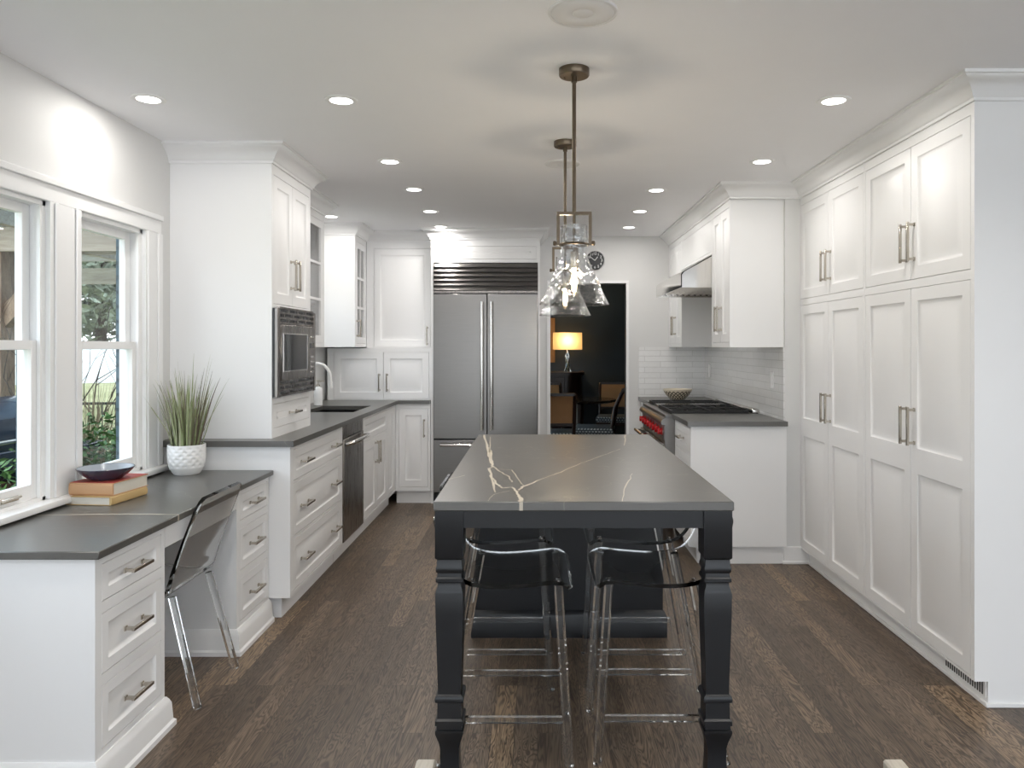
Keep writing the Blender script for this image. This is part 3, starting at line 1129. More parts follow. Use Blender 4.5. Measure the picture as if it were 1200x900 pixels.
for k in range(8):
    y = .085 + k * .139
    kb = MB().lathe([(.026, -.007), (.026, -.012), (.022, -.014), (.022, -.038), (.018, -.041)], (0, y, .778), 20, axis='x').build('knob', M['red'], rg)
    MB().lathe([(.033, -.0062), (.033, -.009)], (0, y, .778), 20, axis='x').build('bezel', M['polished'], kb)
for y in (.05, L - .05):
    for x in (.08, XR - .98):
        MB().lathe([(.02, 0), (.02, .01), (.015, .012), (.015, .13)], (x, y, 0), 12).build('foot', M['polished'], rg)
# grates: near part burners, far part griddle
for k in range(2):
    y0 = .02 + k * .30
    g = MB()
    x0, x1 = .05, .60
    for yy in (y0, y0 + .285):
        g.box(x0, yy, .906, x1, yy + .012, .932)
    for xx in (x0, (x0 + x1) / 2, x1 - .012):
        g.box(xx, y0 + .012, .906, xx + .012, y0 + .285, .932)
    for bx in (.19, .46):
        for a in range(6):
            t = a * PI / 3
            g.beam((bx + .03 * math.cos(t), y0 + .148 + .03 * math.sin(t), .926), (bx + .12 * math.cos(t), y0 + .148 + .12 * math.sin(t), .926), .011, .012)
    g.build('burner_grate', M['iron'], rg)
    for bx in (.19, .46):
        MB().lathe([(.055, .905), (.055, .912), (.04, .915), (.04, .922), (.0, .922)], (bx, y0 + .148, 0), 20, caps=False).build('burner', M['black'], rg)
MB().box(.06, .65, .906, .58, .93, .922, .004).build('griddle', M['polished'], rg)
mb = MB()
for yy in (.95, L - .03):
    mb.box(.05, yy, .906, .60, yy + .012, .932)
for xx in (.05, .22, .40, .588):
    mb.box(xx, .962, .906, xx + .012, L - .03, .932)
mb.build('burner_grate', M['iron'], rg)
mb = MB()
mb.box(XR - .965, 0, .906, XR - .915, L, .948, .012, seg=3)
mb.build('rear_riser', M['polished'], rg)

# lattice bowl
bw = MB().lathe([(.0, .004), (.05, .004), (.055, 0), (.062, .004), (.095, .035), (.12, .07), (.131, .095), (.127, .096), (.112, .068), (.085, .035), (.05, .013), (0, .012)], (0, 0, 0), 40, caps=False).build('bowl', M['bowl'])
bw.location = (1.25, 6.86, .9145)
tag(bw, 'cream bowl with a brown lattice pattern on the counter beyond the range', 'bowl')

# ------------------------------------------------------------------ pantry
for (y1, y0, lab, vent) in ((3.957, 2.96, 'tall white pantry cabinet nearest the camera, with a toe-kick vent', True), (4.955, 3.959, 'tall white pantry cabinet beside the range wall', False)):
    c = empty('pantry_cabinet', (1.684, y1, 0), RR, lab, 'cabinet')
    w = y1 - y0
    a, b = (.012, w - .026) if vent else (.03, w - .012)
    mid = (a + b) / 2
    ops = [(a, 1.69, mid, 2.29), (mid, 1.69, b, 2.29), (a, .108, mid, 1.652), (mid, .108, b, 1.652)]
    carcass(c, w, .67, .098, CEIL - .0015, ops)
    for k, o in enumerate(ops):
        hx = mid + (-.035 if k % 2 == 0 else .035)
        if k < 2:
            door(c, *o, handle=[(hx, 1.858, .178, True)])
        else:
            door(c, *o, split=.88, handle=[(hx, 1.033, .172, True)])
    mb = MB()
    mb.box(0, .052, 0, w, .66, .098)
    mb.box(0, .040, 0, w, .052, .018, .003)
    if vent:
        mb.box(w - .002, .04, 0, w + .010, .67, .018, .003)
    mb.build('toe_kick', M['cab'], c)
    if vent:
        v = MB().box(w - .31, .048, .030, w - .012, .052, .096).build('toe_vent', M['trim'], c)
        mb = MB()
        for k in range(17):
            mb.box(w - .298 + k * .0165, .0465, .038, w - .2905 + k * .0165, .0485, .088)
        mb.build('vent_slots', M['toevent'], v)

# ------------------------------------------------------------------ desk
dx = -1.36
for (y0, y1, lab) in ((2.36, 2.80, 'white three-drawer desk pedestal nearest the camera'), (3.47, 3.884, 'white three-drawer desk pedestal against the taller kitchen counter')):
    c = empty('desk_pedestal', (dx, y0, 0), RL, lab, 'drawer unit')
    w = y1 - y0
    ops = [(.036, .592, w - .024, .712), (.036, .365, w - .024, .556), (.036, .132, w - .024, .33)]
    carcass(c, w, -XL + dx - .001, .0, .74, ops)
    for o in ops:
        door(c, *o, style='recess', name='drawer', handle=[((o[0] + o[2]) / 2, (o[1] + o[3]) / 2, .13, False)])
    mb = MB()
    e = 0.0 if y0 > 3 else .022
    fl = [(0, 0), (-.030, 0), (-.030, .018), (-.022, .026), (-.018, .085), (-.012, .100), (-.004, .112), (0, .112)]
    rings = []
    D = -XL + dx - .002
    # path around the pedestal foot: near side, front, far side
    path = [((0, D), (-1, 0)), ((0, 0), (-1, -1)), ((w, 0), (1, -1)), ((w, D), (1, 0))]
    if y0 > 3:
        path = [((0, D), (-1, 0)), ((0, 0), (-1, -1)), ((w, 0), (0, -1))]
    for (px_, py_), (nx, ny) in path:
        rings.append([mb.bm.verts.new((px_ + nx * -o_, py_ + ny * -o_, z)) for o_, z in fl])
    for ra, rb in zip(rings, rings[1:]):
        for j in range(len(fl)):
            mb._f([ra[j], ra[(j + 1) % len(fl)], rb[(j + 1) % len(fl)], rb[j]])
    mb._f(rings[0]); mb._f(rings[-1][::-1])
    mb.build('plinth', M['cab'], c)
mb = MB()
mb.box(XL + .001, 2.337, .74, -1.335, 3.884, .765, .003)
mb.strip([(-1.862, 2.841), (-1.713, 2.855), (-1.527, 2.863), (-1.337, 2.855)], [.006, .008, .009, .010], .7653, 1)
mb.mi = 1
mb.box(-1.3352, 2.849, .742, -1.3346, 2.860, .765)
mb.mi = 0
o = mb.build('countertop', [M['stone'], M['vein']])
tag(o, 'dark grey stone desk counter under the windows with a pale vein across', 'countertop')
o = MB().box(dx - .02, 2.803, .655, dx, 3.467, .739).build('desk_apron', M['cab'])
tag(o, 'white rail under the stone desk top between the two drawer pedestals', 'desk rail')
o = MB().box(XL + .001, 2.803, 0, XL + .015, 3.467, .12, .003).build('baseboard_left', M['trim'])
o['kind'] = 'structure'


# ------------------------------------------------------------------ island
isl = empty('kitchen_island', (.14, 3.256, 0), 0, 'blue-black kitchen island with turned square legs and grey veined stone top', 'kitchen island')
ox, oy = .14, 3.256
V = [([(-0.287, 4.135), (-0.242, 3.693), (-0.215, 3.455), (-0.19, 3.173), (-0.176, 3.038)], [.012, .014, .022, .016, .012]),
     ([(-0.176, 3.038), (-0.19, 2.996), (-0.167, 2.782), (-0.138, 2.505)], [.008, .010, .012, .004]),
     ([(-0.164, 2.782), (-0.138, 2.644), (-0.118, 2.581), (-0.087, 2.596), (-0.067, 2.505), (-0.054, 2.42), (-0.05, 2.354)], [.007, .008, .011, .008, .010, .014, .015]),
     ([(-0.176, 3.038), (-0.132, 2.895), (-0.106, 2.818), (-0.09, 2.694)], [.007, .006, .007, .004]),
     ([(-0.153, 2.367), (-0.138, 2.476), (-0.093, 2.535)], [.003, .004, .003]),
     ([(-0.063, 2.545), (-0.049, 2.612), (0.031, 2.791), (0.098, 2.934), (0.174, 3.127), (0.256, 3.295), (0.385, 3.57)], [.009, .010, .004, .006, .004, .006, .004]),
     ([(0.471, 4.119), (0.416, 3.693)], [.010, .004]),
     ([(0.355, 2.875), (0.299, 2.612), (0.26, 2.36)], [.003, .005, .003]),
     ([(-0.215, 3.455), (-0.249, 4.042)], [.005, .003]),
     ([(-0.32, 2.746), (-0.268, 2.837)], [.003, .004]),
     ([(-0.19, 2.996), (-.10, 2.96), (-0.061, 2.70), (-.05, 2.62)], [.002, .004, .003, .002])]


def fine(pts, wd, k=5):
    P, Wn = [], []
    for i in range(len(pts) - 1):
        for j in range(k):
            t = j / k
            jx = random.uniform(-.004, .004) if j else 0
            P.append((pts[i][0] + (pts[i + 1][0] - pts[i][0]) * t + jx, pts[i][1] + (pts[i + 1][1] - pts[i][1]) * t))
            Wn.append((wd[i] + (wd[i + 1] - wd[i]) * t) * random.uniform(.6, 1.15))
    P.append(pts[-1]); Wn.append(wd[-1])
    return P, Wn


mb = MB()
mb.box(-.32 - ox, 2.354 - oy, .885, .603 - ox, 4.158 - oy, .914, .003)
for pts, wd in V:
    P, Wn = fine(pts, wd)
    mb.strip([(p[0] - ox, p[1] - oy) for p in P], Wn, .91425, 1)
mb.mi = 1
mb.box(-.056 - ox, 2.3536 - oy, .8865, -.045 - ox, 2.3542 - oy, .9135)
mb.mi = 0
mb.build('countertop', [M['stone'], M['vein']], isl)
h = .0435
leg_prof = [(.030, 0), (.034, .02), (.029, .10), (.029, .145), (.033, .165), (h - .001, .194), (h, .200), (h, .206), (h - .005, .208), (h - .005, .220), (h, .222), (h, .236), (h - .006, .241), (h - .007, .289),
            (h, .294), (h + .001, .303), (h - .002, .312), (h - .008, .316), (h - .008, .34), (h - .0015, .56), (h - .001, .628), (h - .004, .640), (h - .008, .650), (h - .008, .66), (h - .002, .664), (h - .002, .674), (h - .006, .678),
            (h - .007, .690), (h - .003, .695), (h - .002, .706), (h - .005, .714), (h - .006, .732), (h - .001, .737), (h, .739), (h, .885)]
for lx in (-.316 + h, .599 - h):
    for ly in (2.362 + h,):
        mb = MB()
        mb.lathe(leg_prof, (lx - ox, ly - oy, 0), square=True)
        mb.build('leg', M['navy'], isl)
mb = MB()
a0, a1 = -.316 + 2 * h, .599 - 2 * h
mb.box(a0 - ox, 2.372 - oy, .829, a1 - ox, 2.392 - oy, .885)
for x in (-.310, .573):
    mb.box(x - ox, 2.362 + 2 * h - oy, .829, x + .02 - ox, 3.68 - oy, .885)
mb.build('apron', M['navy'], isl)
mb = MB()
bx0, bx1, by0, by1 = -.30, .60, 3.68, 4.135
mb.box(bx0 - ox, by0 - oy, 0, bx1 - ox, by1 - oy, .885)
mb.build('cabinet_body', M['navy'], isl)
mb = MB()
fl = [(0, 0), (.018, 0), (.018, .10), (.012, .112), (.006, .124), (0, .128)]
rings = []
for (px_, py_), (nx, ny) in (((bx0, by0), (-1, -1)), ((bx1, by0), (1, -1)), ((bx1, by1), (1, 1)), ((bx0, by1), (-1, 1))):
    rings.append([mb.bm.verts.new((px_ - ox + nx * o_, py_ - oy + ny * o_, z)) for o_, z in fl])
rings.append(rings[0])
for ra, rb in zip(rings, rings[1:]):
    for j in range(len(fl)):
        mb._f([ra[j], ra[(j + 1) % len(fl)], rb[(j + 1) % len(fl)], rb[j]])
mb.build('base_moulding', M['navy'], isl)
# cabinet doors on both long sides of the island body
for sgn, x in ((-1, bx0), (1, bx1)):
    e = empty('side_panel', (x - ox, (by1 if sgn < 0 else by0) - oy, 0), RR if sgn < 0 else RL)
    e.parent = isl
    mb = MB()
    mb.panel(.03, .16, .425, .85, RAISED, yb=.004)
    pn = mb.build('door', M['navy'], e)
    pn.location = (0, -.003, 0)
    pull(pn, .36, .7, .16, True)


# ------------------------------------------------------------------ acrylic stools
def sheet(profile, y0, y1, th, corner_top=None):
    """curved sheet: xz profile polyline offset by thickness, extruded in y, far end of the profile narrowed by rounded corners"""
    mb = MB()
    P = [Vector((p[0], p[1])) for p in profile]
    n = len(P)
    A, B = [], []
    for i in range(n):
        d = (P[min(i + 1, n - 1)] - P[max(i - 1, 0)]).normalized()
        nn = Vector((-d.y, d.x))
        A.append(P[i] + nn * th / 2); B.append(P[i] - nn * th / 2)
    ins = [0] * n
    if corner_top:
        for i, v in corner_top.items():
            ins[i] = v
    rows = []
    for i in range(n):
        a = ins[i]
        rows.append([mb.bm.verts.new((A[i].x, y0 + a, A[i].y)), mb.bm.verts.new((A[i].x, y1 - a, A[i].y)), mb.bm.verts.new((B[i].x, y1 - a, B[i].y)), mb.bm.verts.new((B[i].x, y0 + a, B[i].y))])
    for ra, rb in zip(rows, rows[1:]):
        for k in range(4):
            f = mb._f([ra[k], ra[(k + 1) % 4], rb[(k + 1) % 4], rb[k]])
            if f and k in (0, 2): f.smooth = True
    mb._f(rows[0]); mb._f(rows[-1][::-1])
    return mb


def smooth_curve(pts, k=5):
    out = []
    n = len(pts)
    P = [Vector(p) for p in pts]
    for i in range(n - 1):
        p0 = P[max(i - 1, 0)]; p1 = P[i]; p2 = P[i + 1]; p3 = P[min(i + 2, n - 1)]
        for j in range(k):
            t = j / k
            out.append(.5 * ((2 * p1) + (p2 - p0) * t + (2 * p0 - 5 * p1 + 4 * p2 - p3) * t * t + (3 * p1 - p0 - 3 * p2 + p3) * t ** 3))
    out.append(P[-1])
    return [tuple(v) for v in out]


def make_stool(label):
    r = empty('bar_stool', (0, 0, 0), 0, label, 'bar stool', 'clear acrylic stools at the island')
    prof = smooth_curve([(.178, .585), (.165, .598), (.13, .612), (.05, .604), (-.06, .597), (-.14, .604), (-.19, .625), (-.225, .67), (-.25, .74), (-.268, .80), (-.275, .822)], 4)
    n = len(prof)
    ct = {n - 1: .05, n - 2: .028, n - 3: .016, n - 4: .008, n - 5: .004, n - 6: .001, 0: .035, 1: .018, 2: .009, 3: .004, 4: .001}
    sheet(prof, -.205, .205, .014, ct).build('seat', M['acrylic'], r)
    for sx, tx, bx in ((1, .135, .172), (-1, -.15, -.255)):
        for sy in (-1, 1):
            zt = .598 if sx > 0 else .594
            mb = MB()
            mb.beam((bx, sy * .185, .0), (tx, sy * .178, zt), .029, .029)
            bmesh.ops.bevel(mb.bm, geom=[e for e in mb.bm.edges if abs((e.verts[0].co - e.verts[1].co).z) > .3], offset=.006, segments=1, affect='EDGES')
            mb.build('leg', M['acrylic'], r)
            MB().lathe([(.009, zt + .013), (.009, zt + .019), (.006, zt + .021)], (tx, sy * .176, 0), 10).build('bolt', M['chrome'], r)
    for sy in (-1, 1):
        mb = MB()
        t = .15 / .6
        mb.beam((.172 - .037 * t - .013, sy * .183, .15), (-.255 + .105 * t + .013, sy * .183, .15), .016, .02)
        mb.build('stretcher', M['acrylic'], r)
    return r


st = make_stool('clear acrylic bar stool under the island, front left')
st.location = (-.066, 2.735, 0)
for (x, y, rz, lab) in ((-.118, 3.30, 0, 'clear acrylic bar stool under the island, back left, behind another stool'),
                        (.372, 2.745, PI, 'clear acrylic bar stool under the island, front right'),
                        (.385, 3.30, PI, 'clear acrylic bar stool under the island, back right, behind another stool')):
    o = copy_tree(st)
    o.location = (x, y, 0)
    o.rotation_euler = (0, 0, rz)
    o['label'] = lab

# ------------------------------------------------------------------ acrylic desk chair (faces the desk, -X)
ch = empty('desk_chair', (-1.578, 3.135, 0), PI, 'clear acrylic chair tucked under the desk below the windows', 'chair')
prof = smooth_curve([(.19, .425), (.16, .44), (.05, .438), (-.08, .425), (-.14, .43), (-.165, .455), (-.185, .52), (-.22, .62), (-.262, .73), (-.292, .805)], 4)
n = len(prof)
ct = {n - 1: .03, n - 2: .012, n - 3: .004, 0: .03, 1: .012, 2: .004}
sheet(prof, -.205, .205, .016, ct).build('seat', M['acrylic'], ch)
for sx, tx, bx in ((1, .14, .20), (-1, -.165, -.272)):
    for sy in (-1, 1):
        mb = MB().beam((bx, sy * .185, 0), (tx, sy * .165, .421), .028, .028)
        bmesh.ops.bevel(mb.bm, geom=[e for e in mb.bm.edges if abs((e.verts[0].co - e.verts[1].co).z) > .3], offset=.006, segments=1, affect='EDGES')
        mb.build('leg', M['acrylic'], ch)
        MB().lathe([(.010, .44), (.010, .447), (.006, .449)], (tx + (.012 if sx < 0 else 0), sy * .16, 0), 10).build('bolt', M['chrome'], ch)

# ------------------------------------------------------------------ pale runners at the lower edge of the frame
for (x, y, lab) in ((-.354, 2.214, 'pale bleached-wood block on the floor left of the island leg'), (1.134, 2.214, 'pale bleached-wood block on the floor right of the island')):
    c = empty('floor_runner', (x, y, 0), 0, lab, 'wooden runner')
    mb = MB()
    mb.prism([(0, 0), (0, .06), (.015, .075), (-.30, .075), (-.30, 0)][0:0] or [(-.032, 0), (.032, 0), (.032, .067), (.026, .073), (-.026, .073), (-.032, .067)], -.4, .235, 'xz')
    mb.build('block', M['palewood'], c)


# ------------------------------------------------------------------ lights in the ceiling
def make_recessed(label):
    r = empty('recessed_light', (0, 0, CEIL), 0, label, 'ceiling light', 'recessed ceiling lights')
    MB().lathe([(.046, -.001), (.048, -.0045), (.060, -.0055), (.068, -.003), (.070, 0)], seg=32, caps=False).build('trim_ring', M['whiteplastic'], r)
    MB().lathe([(.0, -.0035), (.047, -.0035), (.047, -.001)], seg=32, caps=False).build('lens', M['lens'], r)
    ld = bpy.data.lights.new('lamp_glow', 'AREA')
    ld.shape = 'DISK'
    ld.size = .095
    ld.energy = LAMP_POWER
    ld.spread = math.radians(180)
    ld.color = (1, .96, .92)
    lo = bpy.data.objects.new('lamp_glow', ld)
    lo.location = (0, 0, -.008)
    COL.objects.link(lo)
    lo.parent = r
    return r


REC = [(-1.634, 3.225, 'recessed ceiling light above the desk, closest to the window wall'),
       (-.829, 3.242, 'recessed ceiling light left of the near pendant, front of the left row'),
       (1.252, 3.247, 'recessed ceiling light closest to the pantry doors'),
       (-.83, 4.315, 'second recessed ceiling light of the left row, counting from the front'),
       (1.261, 4.315, 'recessed ceiling light in front of the far end of the pantry'),
       (-.818, 5.08, 'third recessed ceiling light of the left row, counting from the front'),
       (.789, 5.108, 'recessed ceiling light right of the far pendant, nearer of two before the doorway'),
       (-.827, 5.906, 'fourth recessed ceiling light of the left row, counting from the front'),
       (.787, 5.906, 'recessed ceiling light between the hood and the far pendant, middle of its row'),
       (-1.65, 6.136, 'recessed ceiling light above the sink by the corner cabinet'),
       (-.84, 6.66, 'recessed ceiling light directly before the refrigerator cabinet'),
       (.797, 6.70, 'recessed ceiling light closest to the doorway wall')]
r0 = make_recessed(REC[0][2])
r0.location = (REC[0][0], REC[0][1], CEIL)
for x, y, lab in REC[1:]:
    o = copy_tree(r0)
    o.location = (x, y, CEIL)
    o['label'] = lab
# unseen fill lamps, added out of view to brighten the room
glow = bpy.data.lights.new('added_fill_glow', 'AREA')
glow.shape = 'DISK'; glow.size = .095; glow.energy = FILL_POWER; glow.spread = math.radians(140); glow.color = (1, .95, .89)
for i, (x, y) in enumerate(((-.83, 1.9), (1.26, 1.9), (-.83, .4), (1.26, .4), (-.83, -1.4), (1.26, -1.4), (3.2, .2), (3.2, -1.4))):
    o = copy_tree(r0)
    o.location = (x, y, CEIL)
    o['label'] = 'added ceiling fill light out of view'
    o['group'] = 'added ceiling fill lights out of view'
    for k in o.children:
        if k.type == 'LIGHT':
            k.data = glow

# round ceiling plates
for (x, y, r, lab) in ((.141, 2.39, .11, 'faint round white ceiling plate nearest the camera, before the pendants'), (.141, 4.37, .102, 'faint round white ceiling plate behind the far pendant canopy')):
    o = MB().lathe([(0, -.006), (r * .28, -.006), (r * .30, -.0045), (r * .32, -.006), (r * .86, -.006), (r * .89, -.0035), (r * .92, -.006), (r * .97, -.005), (r, 0)], seg=48, caps=False).build('ceiling_plate', M['plate'])
    o.location = (x, y, CEIL)
    tag(o, lab, 'ceiling plate')


# ------------------------------------------------------------------ pendants
def make_pendant(label):
    r = empty('pendant_light', (0, 0, 0), 0, label, 'pendant light', 'glass pendants over the island')
    MB().lathe([(.0, CEIL - .028), (.054, CEIL - .028), (.057, CEIL - .024), (.057, CEIL)], seg=36).build('canopy', M['brass'], r)
    mb = MB()
    mb.tube([(0, 0, CEIL - .028), (0, 0, 1.889)], .0075, 12)
    mb.lathe([(.011, CEIL - .05), (.011, CEIL - .028)], seg=12)
    mb.tube([(0, 0, 1.889), (0, 0, 1.74)], .006, 10)
    mb.build('rod', M['brass'], r)
    mb = MB()
    mb.box(-.066, -.006, 1.883, .066, .006, 1.895)
    mb.box(-.066, -.006, 1.77, -.054, .006, 1.883).box(.054, -.006, 1.77, .066, .006, 1.883)
    mb.tube([(.054 * math.cos(a), .054 * math.sin(a), 1.772) for a in [2 * PI * k / 36 for k in range(37)]], .0045, 8, caps=False)
    for s_ in (-1, 1):
        mb.lathe([(.007, 0), (.009, .003), (.009, .010), (.005, .013)], (s_ * .066 - (0 if s_ > 0 else .013), 0, 1.777), 12, axis='x')
    mb.build('bracket', M['brass'], r)
    out = [(.049, 1.842), (.049, 1.78), (.0492, 1.735), (.052, 1.722), (.060, 1.70), (.088, 1.64), (.112, 1.585), (.1285, 1.551), (.131, 1.548), (.129, 1.546), (.1265, 1.549), (.110, 1.585), (.086, 1.64), (.058, 1.70), (.050, 1.722), (.0472, 1.735), (.047, 1.78), (.047, 1.842), (.049, 1.842)]
    MB().lathe(out, seg=56, caps=False).build('glass_shade', M['shade'], r)
    MB().lathe([(.0, 1.745), (.013, 1.745), (.0135, 1.742), (.0135, 1.69), (.012, 1.686), (0, 1.686)], seg=20, caps=False).build('socket', M['nickel'], r)
    b = MB().lathe([(.011, 1.687), (.013, 1.675), (.021, 1.65), (.024, 1.625), (.021, 1.60), (.012, 1.583), (0, 1.578)], seg=20, caps=False).build('bulb', M['bulbglass'], r)
    mb = MB()
    for k in range(4):
        a = k * PI / 2 + .4
        mb.tube([(.004 * math.cos(a), .004 * math.sin(a), 1.678), (.011 * math.cos(a + .3), .011 * math.sin(a + .3), 1.635), (.006 * math.cos(a + .6), .006 * math.sin(a + .6), 1.598)], .0010, 6)
    mb.build('filament', M['filament'], b)
    ld = bpy.data.lights.new('bulb_glow', 'POINT')
    ld.energy = 5.0
    ld.shadow_soft_size = .018
    ld.color = (1, .86, .68)
    lo = bpy.data.objects.new('bulb_glow', ld)
    lo.location = (0, 0, 1.635)
    COL.objects.link(lo)
    lo.parent = r
    return r


p0 = make_pendant('near glass cone pendant with brass bracket, larger in view')
p0.location = (.137, 2.88, 0)
p1 = copy_tree(p0)
p1.location = (.140, 3.90, 0)
p1['label'] = 'far glass cone pendant, partly hidden behind the near one'

# ------------------------------------------------------------------ wall clock
ck = empty('wall_clock', (.54, YB - .001, 2.20), 0, 'round black wall clock with white numerals above the doorway', 'clock')
R = .092
MB().lathe([(R * .9, 0), (R, 0), (R, -.022), (R * .94, -.026), (R * .9, -.018), (R * .9, 0)], seg=48, caps=False, axis='y').build('rim', M['chrome'], ck)
MB().lathe([(0, -.010), (R * .91, -.010), (R * .91, -.001)], seg=48, caps=False, axis='y').build('face', M['clockface'], ck)
nm = MB()
for k in range(1, 13):
    cu = bpy.data.curves.new('t', 'FONT')
    cu.body = str(k)
    cu.size = .034
    cu.align_x = 'CENTER'; cu.align_y = 'CENTER'
    cu.extrude = .0005
    to = bpy.data.objects.new('t', cu)
    COL.objects.link(to)
    dg = bpy.context.evaluated_depsgraph_get()
    me = bpy.data.meshes.new_from_object(to.evaluated_get(dg))
    a = PI / 2 - k * PI / 6
    me.transform(Matrix.Translation((R * .70 * math.cos(a), -.0108, R * .70 * math.sin(a))) @ Matrix.Rotation(PI / 2, 4, 'X'))
    nm.bm.from_mesh(me)
    bpy.data.objects.remove(to)
    bpy.data.curves.remove(cu)
    bpy.data.meshes.remove(me)
nm.build('numerals', M['whiteplastic'], ck, fix=False)
MB().beam((0, -.0125, 0), (R * .28, -.0125, R * .38), .005, .001, (0, 1, 0)).beam((0, -.0125, 0), (-R * .5, -.0125, R * .40), .004, .001, (0, 1, 0)).build('hands', M['whiteplastic'], ck)

# ------------------------------------------------------------------ plant on the desk
pl = empty('potted_grass', (-1.72, 3.765, .7655), 0, 'tall spiky green grass in a white dimpled pot on the desk', 'potted plant')
mb = MB()
NT, NZ = 96, 40
rows = []
prof_r = [(0, .058), (.010, .066), (.035, .080), (.060, .086), (.10, .088), (.146, .087)]


def rad_at(z):
    for (z0, r0_), (z1, r1_) in zip(prof_r, prof_r[1:]):
        if z <= z1:
            return r0_ + (r1_ - r0_) * (z - z0) / (z1 - z0)
    return prof_r[-1][1]


for i in range(NZ + 1):
    z = .146 * i / NZ
    ring = []
    for k in range(NT):
        a = 2 * PI * k / NT
        r = rad_at(z)
        if .038 < z < .136:
            v = (z - .038) / .0165
            ph = PI * (int(v) % 2)
            d = math.sin(14 * a + ph) * math.sin(PI * (v % 1))
            r -= .0038 * max(0, d)
        ring.append(mb.bm.verts.new((r * math.cos(a), r * math.sin(a), z)))
    rows.append(ring)
for r, z in ((.082, .146), (.080, .13), (0.001, .128)):
    rows.append([mb.bm.verts.new((r * math.cos(2 * PI * k / NT), r * math.sin(2 * PI * k / NT), z)) for k in range(NT)])
for a, b in zip(rows, rows[1:]):
    for k in range(NT):
        f = mb._f([a[k], a[(k + 1) % NT], b[(k + 1) % NT], b[k]])
        f.smooth = True
mb._f(rows[0][::-1])
mb.build('pot', M['ceramic'], pl)
MB().lathe([(0, .134), (.05, .136), (.079, .131)], seg=24, caps=False).build('moss', M['soil'], pl)
mb = MB()
rg_ = random.Random(11)


def blade(mb, a, r0_, lean, L, wd, mi, droop):
    mb.mi = mi
    dirv = Vector((math.cos(a), math.sin(a), 0))
    side = Vector((-dirv.y, dirv.x, 0))
    tw = rg_.uniform(-.9, .9)
    side = (side * math.cos(tw) + dirv * math.sin(tw)).normalized()
    p = dirv * r0_ + Vector((0, 0, .13))
    N = 7
    prev = None
    th = lean
    for i in range(N + 1):
        t = i / N
        w = wd * (1 - t ** 1.8) * .5 + .0003
        q = (mb.bm.verts.new(p + side * w), mb.bm.verts.new(p + dirv * w * .3), mb.bm.verts.new(p - side * w))
        if prev:
            mb._f([prev[0], prev[1], q[1], q[0]]); mb._f([prev[1], prev[2], q[2], q[1]])
        prev = q
        th = lean + droop * t * t
        p = p + (dirv * math.sin(th) + Vector((0, 0, math.cos(th)))) * (L / N)
    mb.mi = 0


for k in range(190):
    a = rg_.uniform(0, 2 * PI)
    r0_ = .068 * math.sqrt(rg_.random())
    L = rg_.choice((rg_.uniform(.14, .28), rg_.uniform(.22, .37), rg_.uniform(.24, .40)))
    lean = rg_.uniform(.0, .16) + r0_ * 3.0 * rg_.random()
    blade(mb, a, r0_, lean, L, rg_.uniform(.005, .010), rg_.choice((0, 0, 0, 1, 1, 2) if L > .2 else (0, 0, 1)), rg_.uniform(0, .45))
for a, L, lean, mi in ((2.9, .42, .35, 2), (3.3, .36, .55, 1), (3.6, .30, .5, 1), (1.5, .46, .03, 0), (.3, .44, .14, 1), (-.4, .40, .16, 2), (.1, .30, .45, 1), (.6, .46, .12, 1), (2.4, .40, .22, 0), (4.6, .44, .06, 1)):
    blade(mb, a, .04, lean, L, .006, mi, .12)
mb.build('grass_blades', [M['blade'], M['blade2'], M['blade3']], pl, fix=False)


# ------------------------------------------------------------------ books and dish
def book(name, cx, cy, z, w, d, t, rz, cover, label, spine_x):
    r = empty(name, (cx, cy, z), rz, label, 'book')
    c = .003
    mb = MB()
    mb.box(-w / 2, -d / 2, 0, w / 2, d / 2, c, .001)
    mb.box(-w / 2, -d / 2, t - c, w / 2, d / 2, t, .001)
    if spine_x:
        mb.prism([(w / 2 - .004, 0), (w / 2 + .003, t * .12), (w / 2 + .005, t * .5), (w / 2 + .003, t * .88), (w / 2 - .004, t)], -d / 2, d / 2, 'xz')
    else:
        mb.prism([(-d / 2 + .004, 0), (-d / 2 - .003, t * .12), (-d / 2 - .005, t * .5), (-d / 2 - .003, t * .88), (-d / 2 + .004, t)], -w / 2, w / 2, 'yz')
    mb.build('cover', cover, r)
    if spine_x:
        MB().box(-w / 2 + .004, -d / 2 + .004, c, w / 2 - .004, d / 2 - .004, t - c).build('pages', M['pages'], r)
    else:
        MB().box(-w / 2 + .004, -d / 2 + .004, c, w / 2 - .004, d / 2 - .004, t - c).build('pages', M['pages'], r)
    return r


book('book', -1.757, 3.135, .7656, .19, .235, .034, -.10, M['ochre'], 'ochre hardback book with pale page edges, under the other book on the desk', True)
book('book', -1.753, 3.15, .8000, .185, .23, .050, -.10, M['tan'], 'thicker tan hardback book lying on the ochre one on the desk', False)
bk = [o for o in bpy.data.objects if o.name == 'book.001'][0]
MB().box(-.0905, -.113, .0502, .0905, .113, .0512).build('top_board', M['redcloth'], bk)
ds = empty('dish', (-1.757, 3.125, .8514), 0, 'shallow dark plum dish with pale glazed inside on top of the books', 'dish')
MB().lathe([(0, .002), (.05, .002), (.054, 0), (.060, .003), (.085, .022), (.104, .042), (.107, .047), (.106, .049), (.104, .048)], seg=44, caps=False).build('outer_shell', M['dishblue'], ds)
MB().lathe([(.1055, .0488), (.103, .047), (.083, .026), (.055, .008), (0, .006)], seg=44, caps=False).build('glazed_inside', M['dishin'], ds)

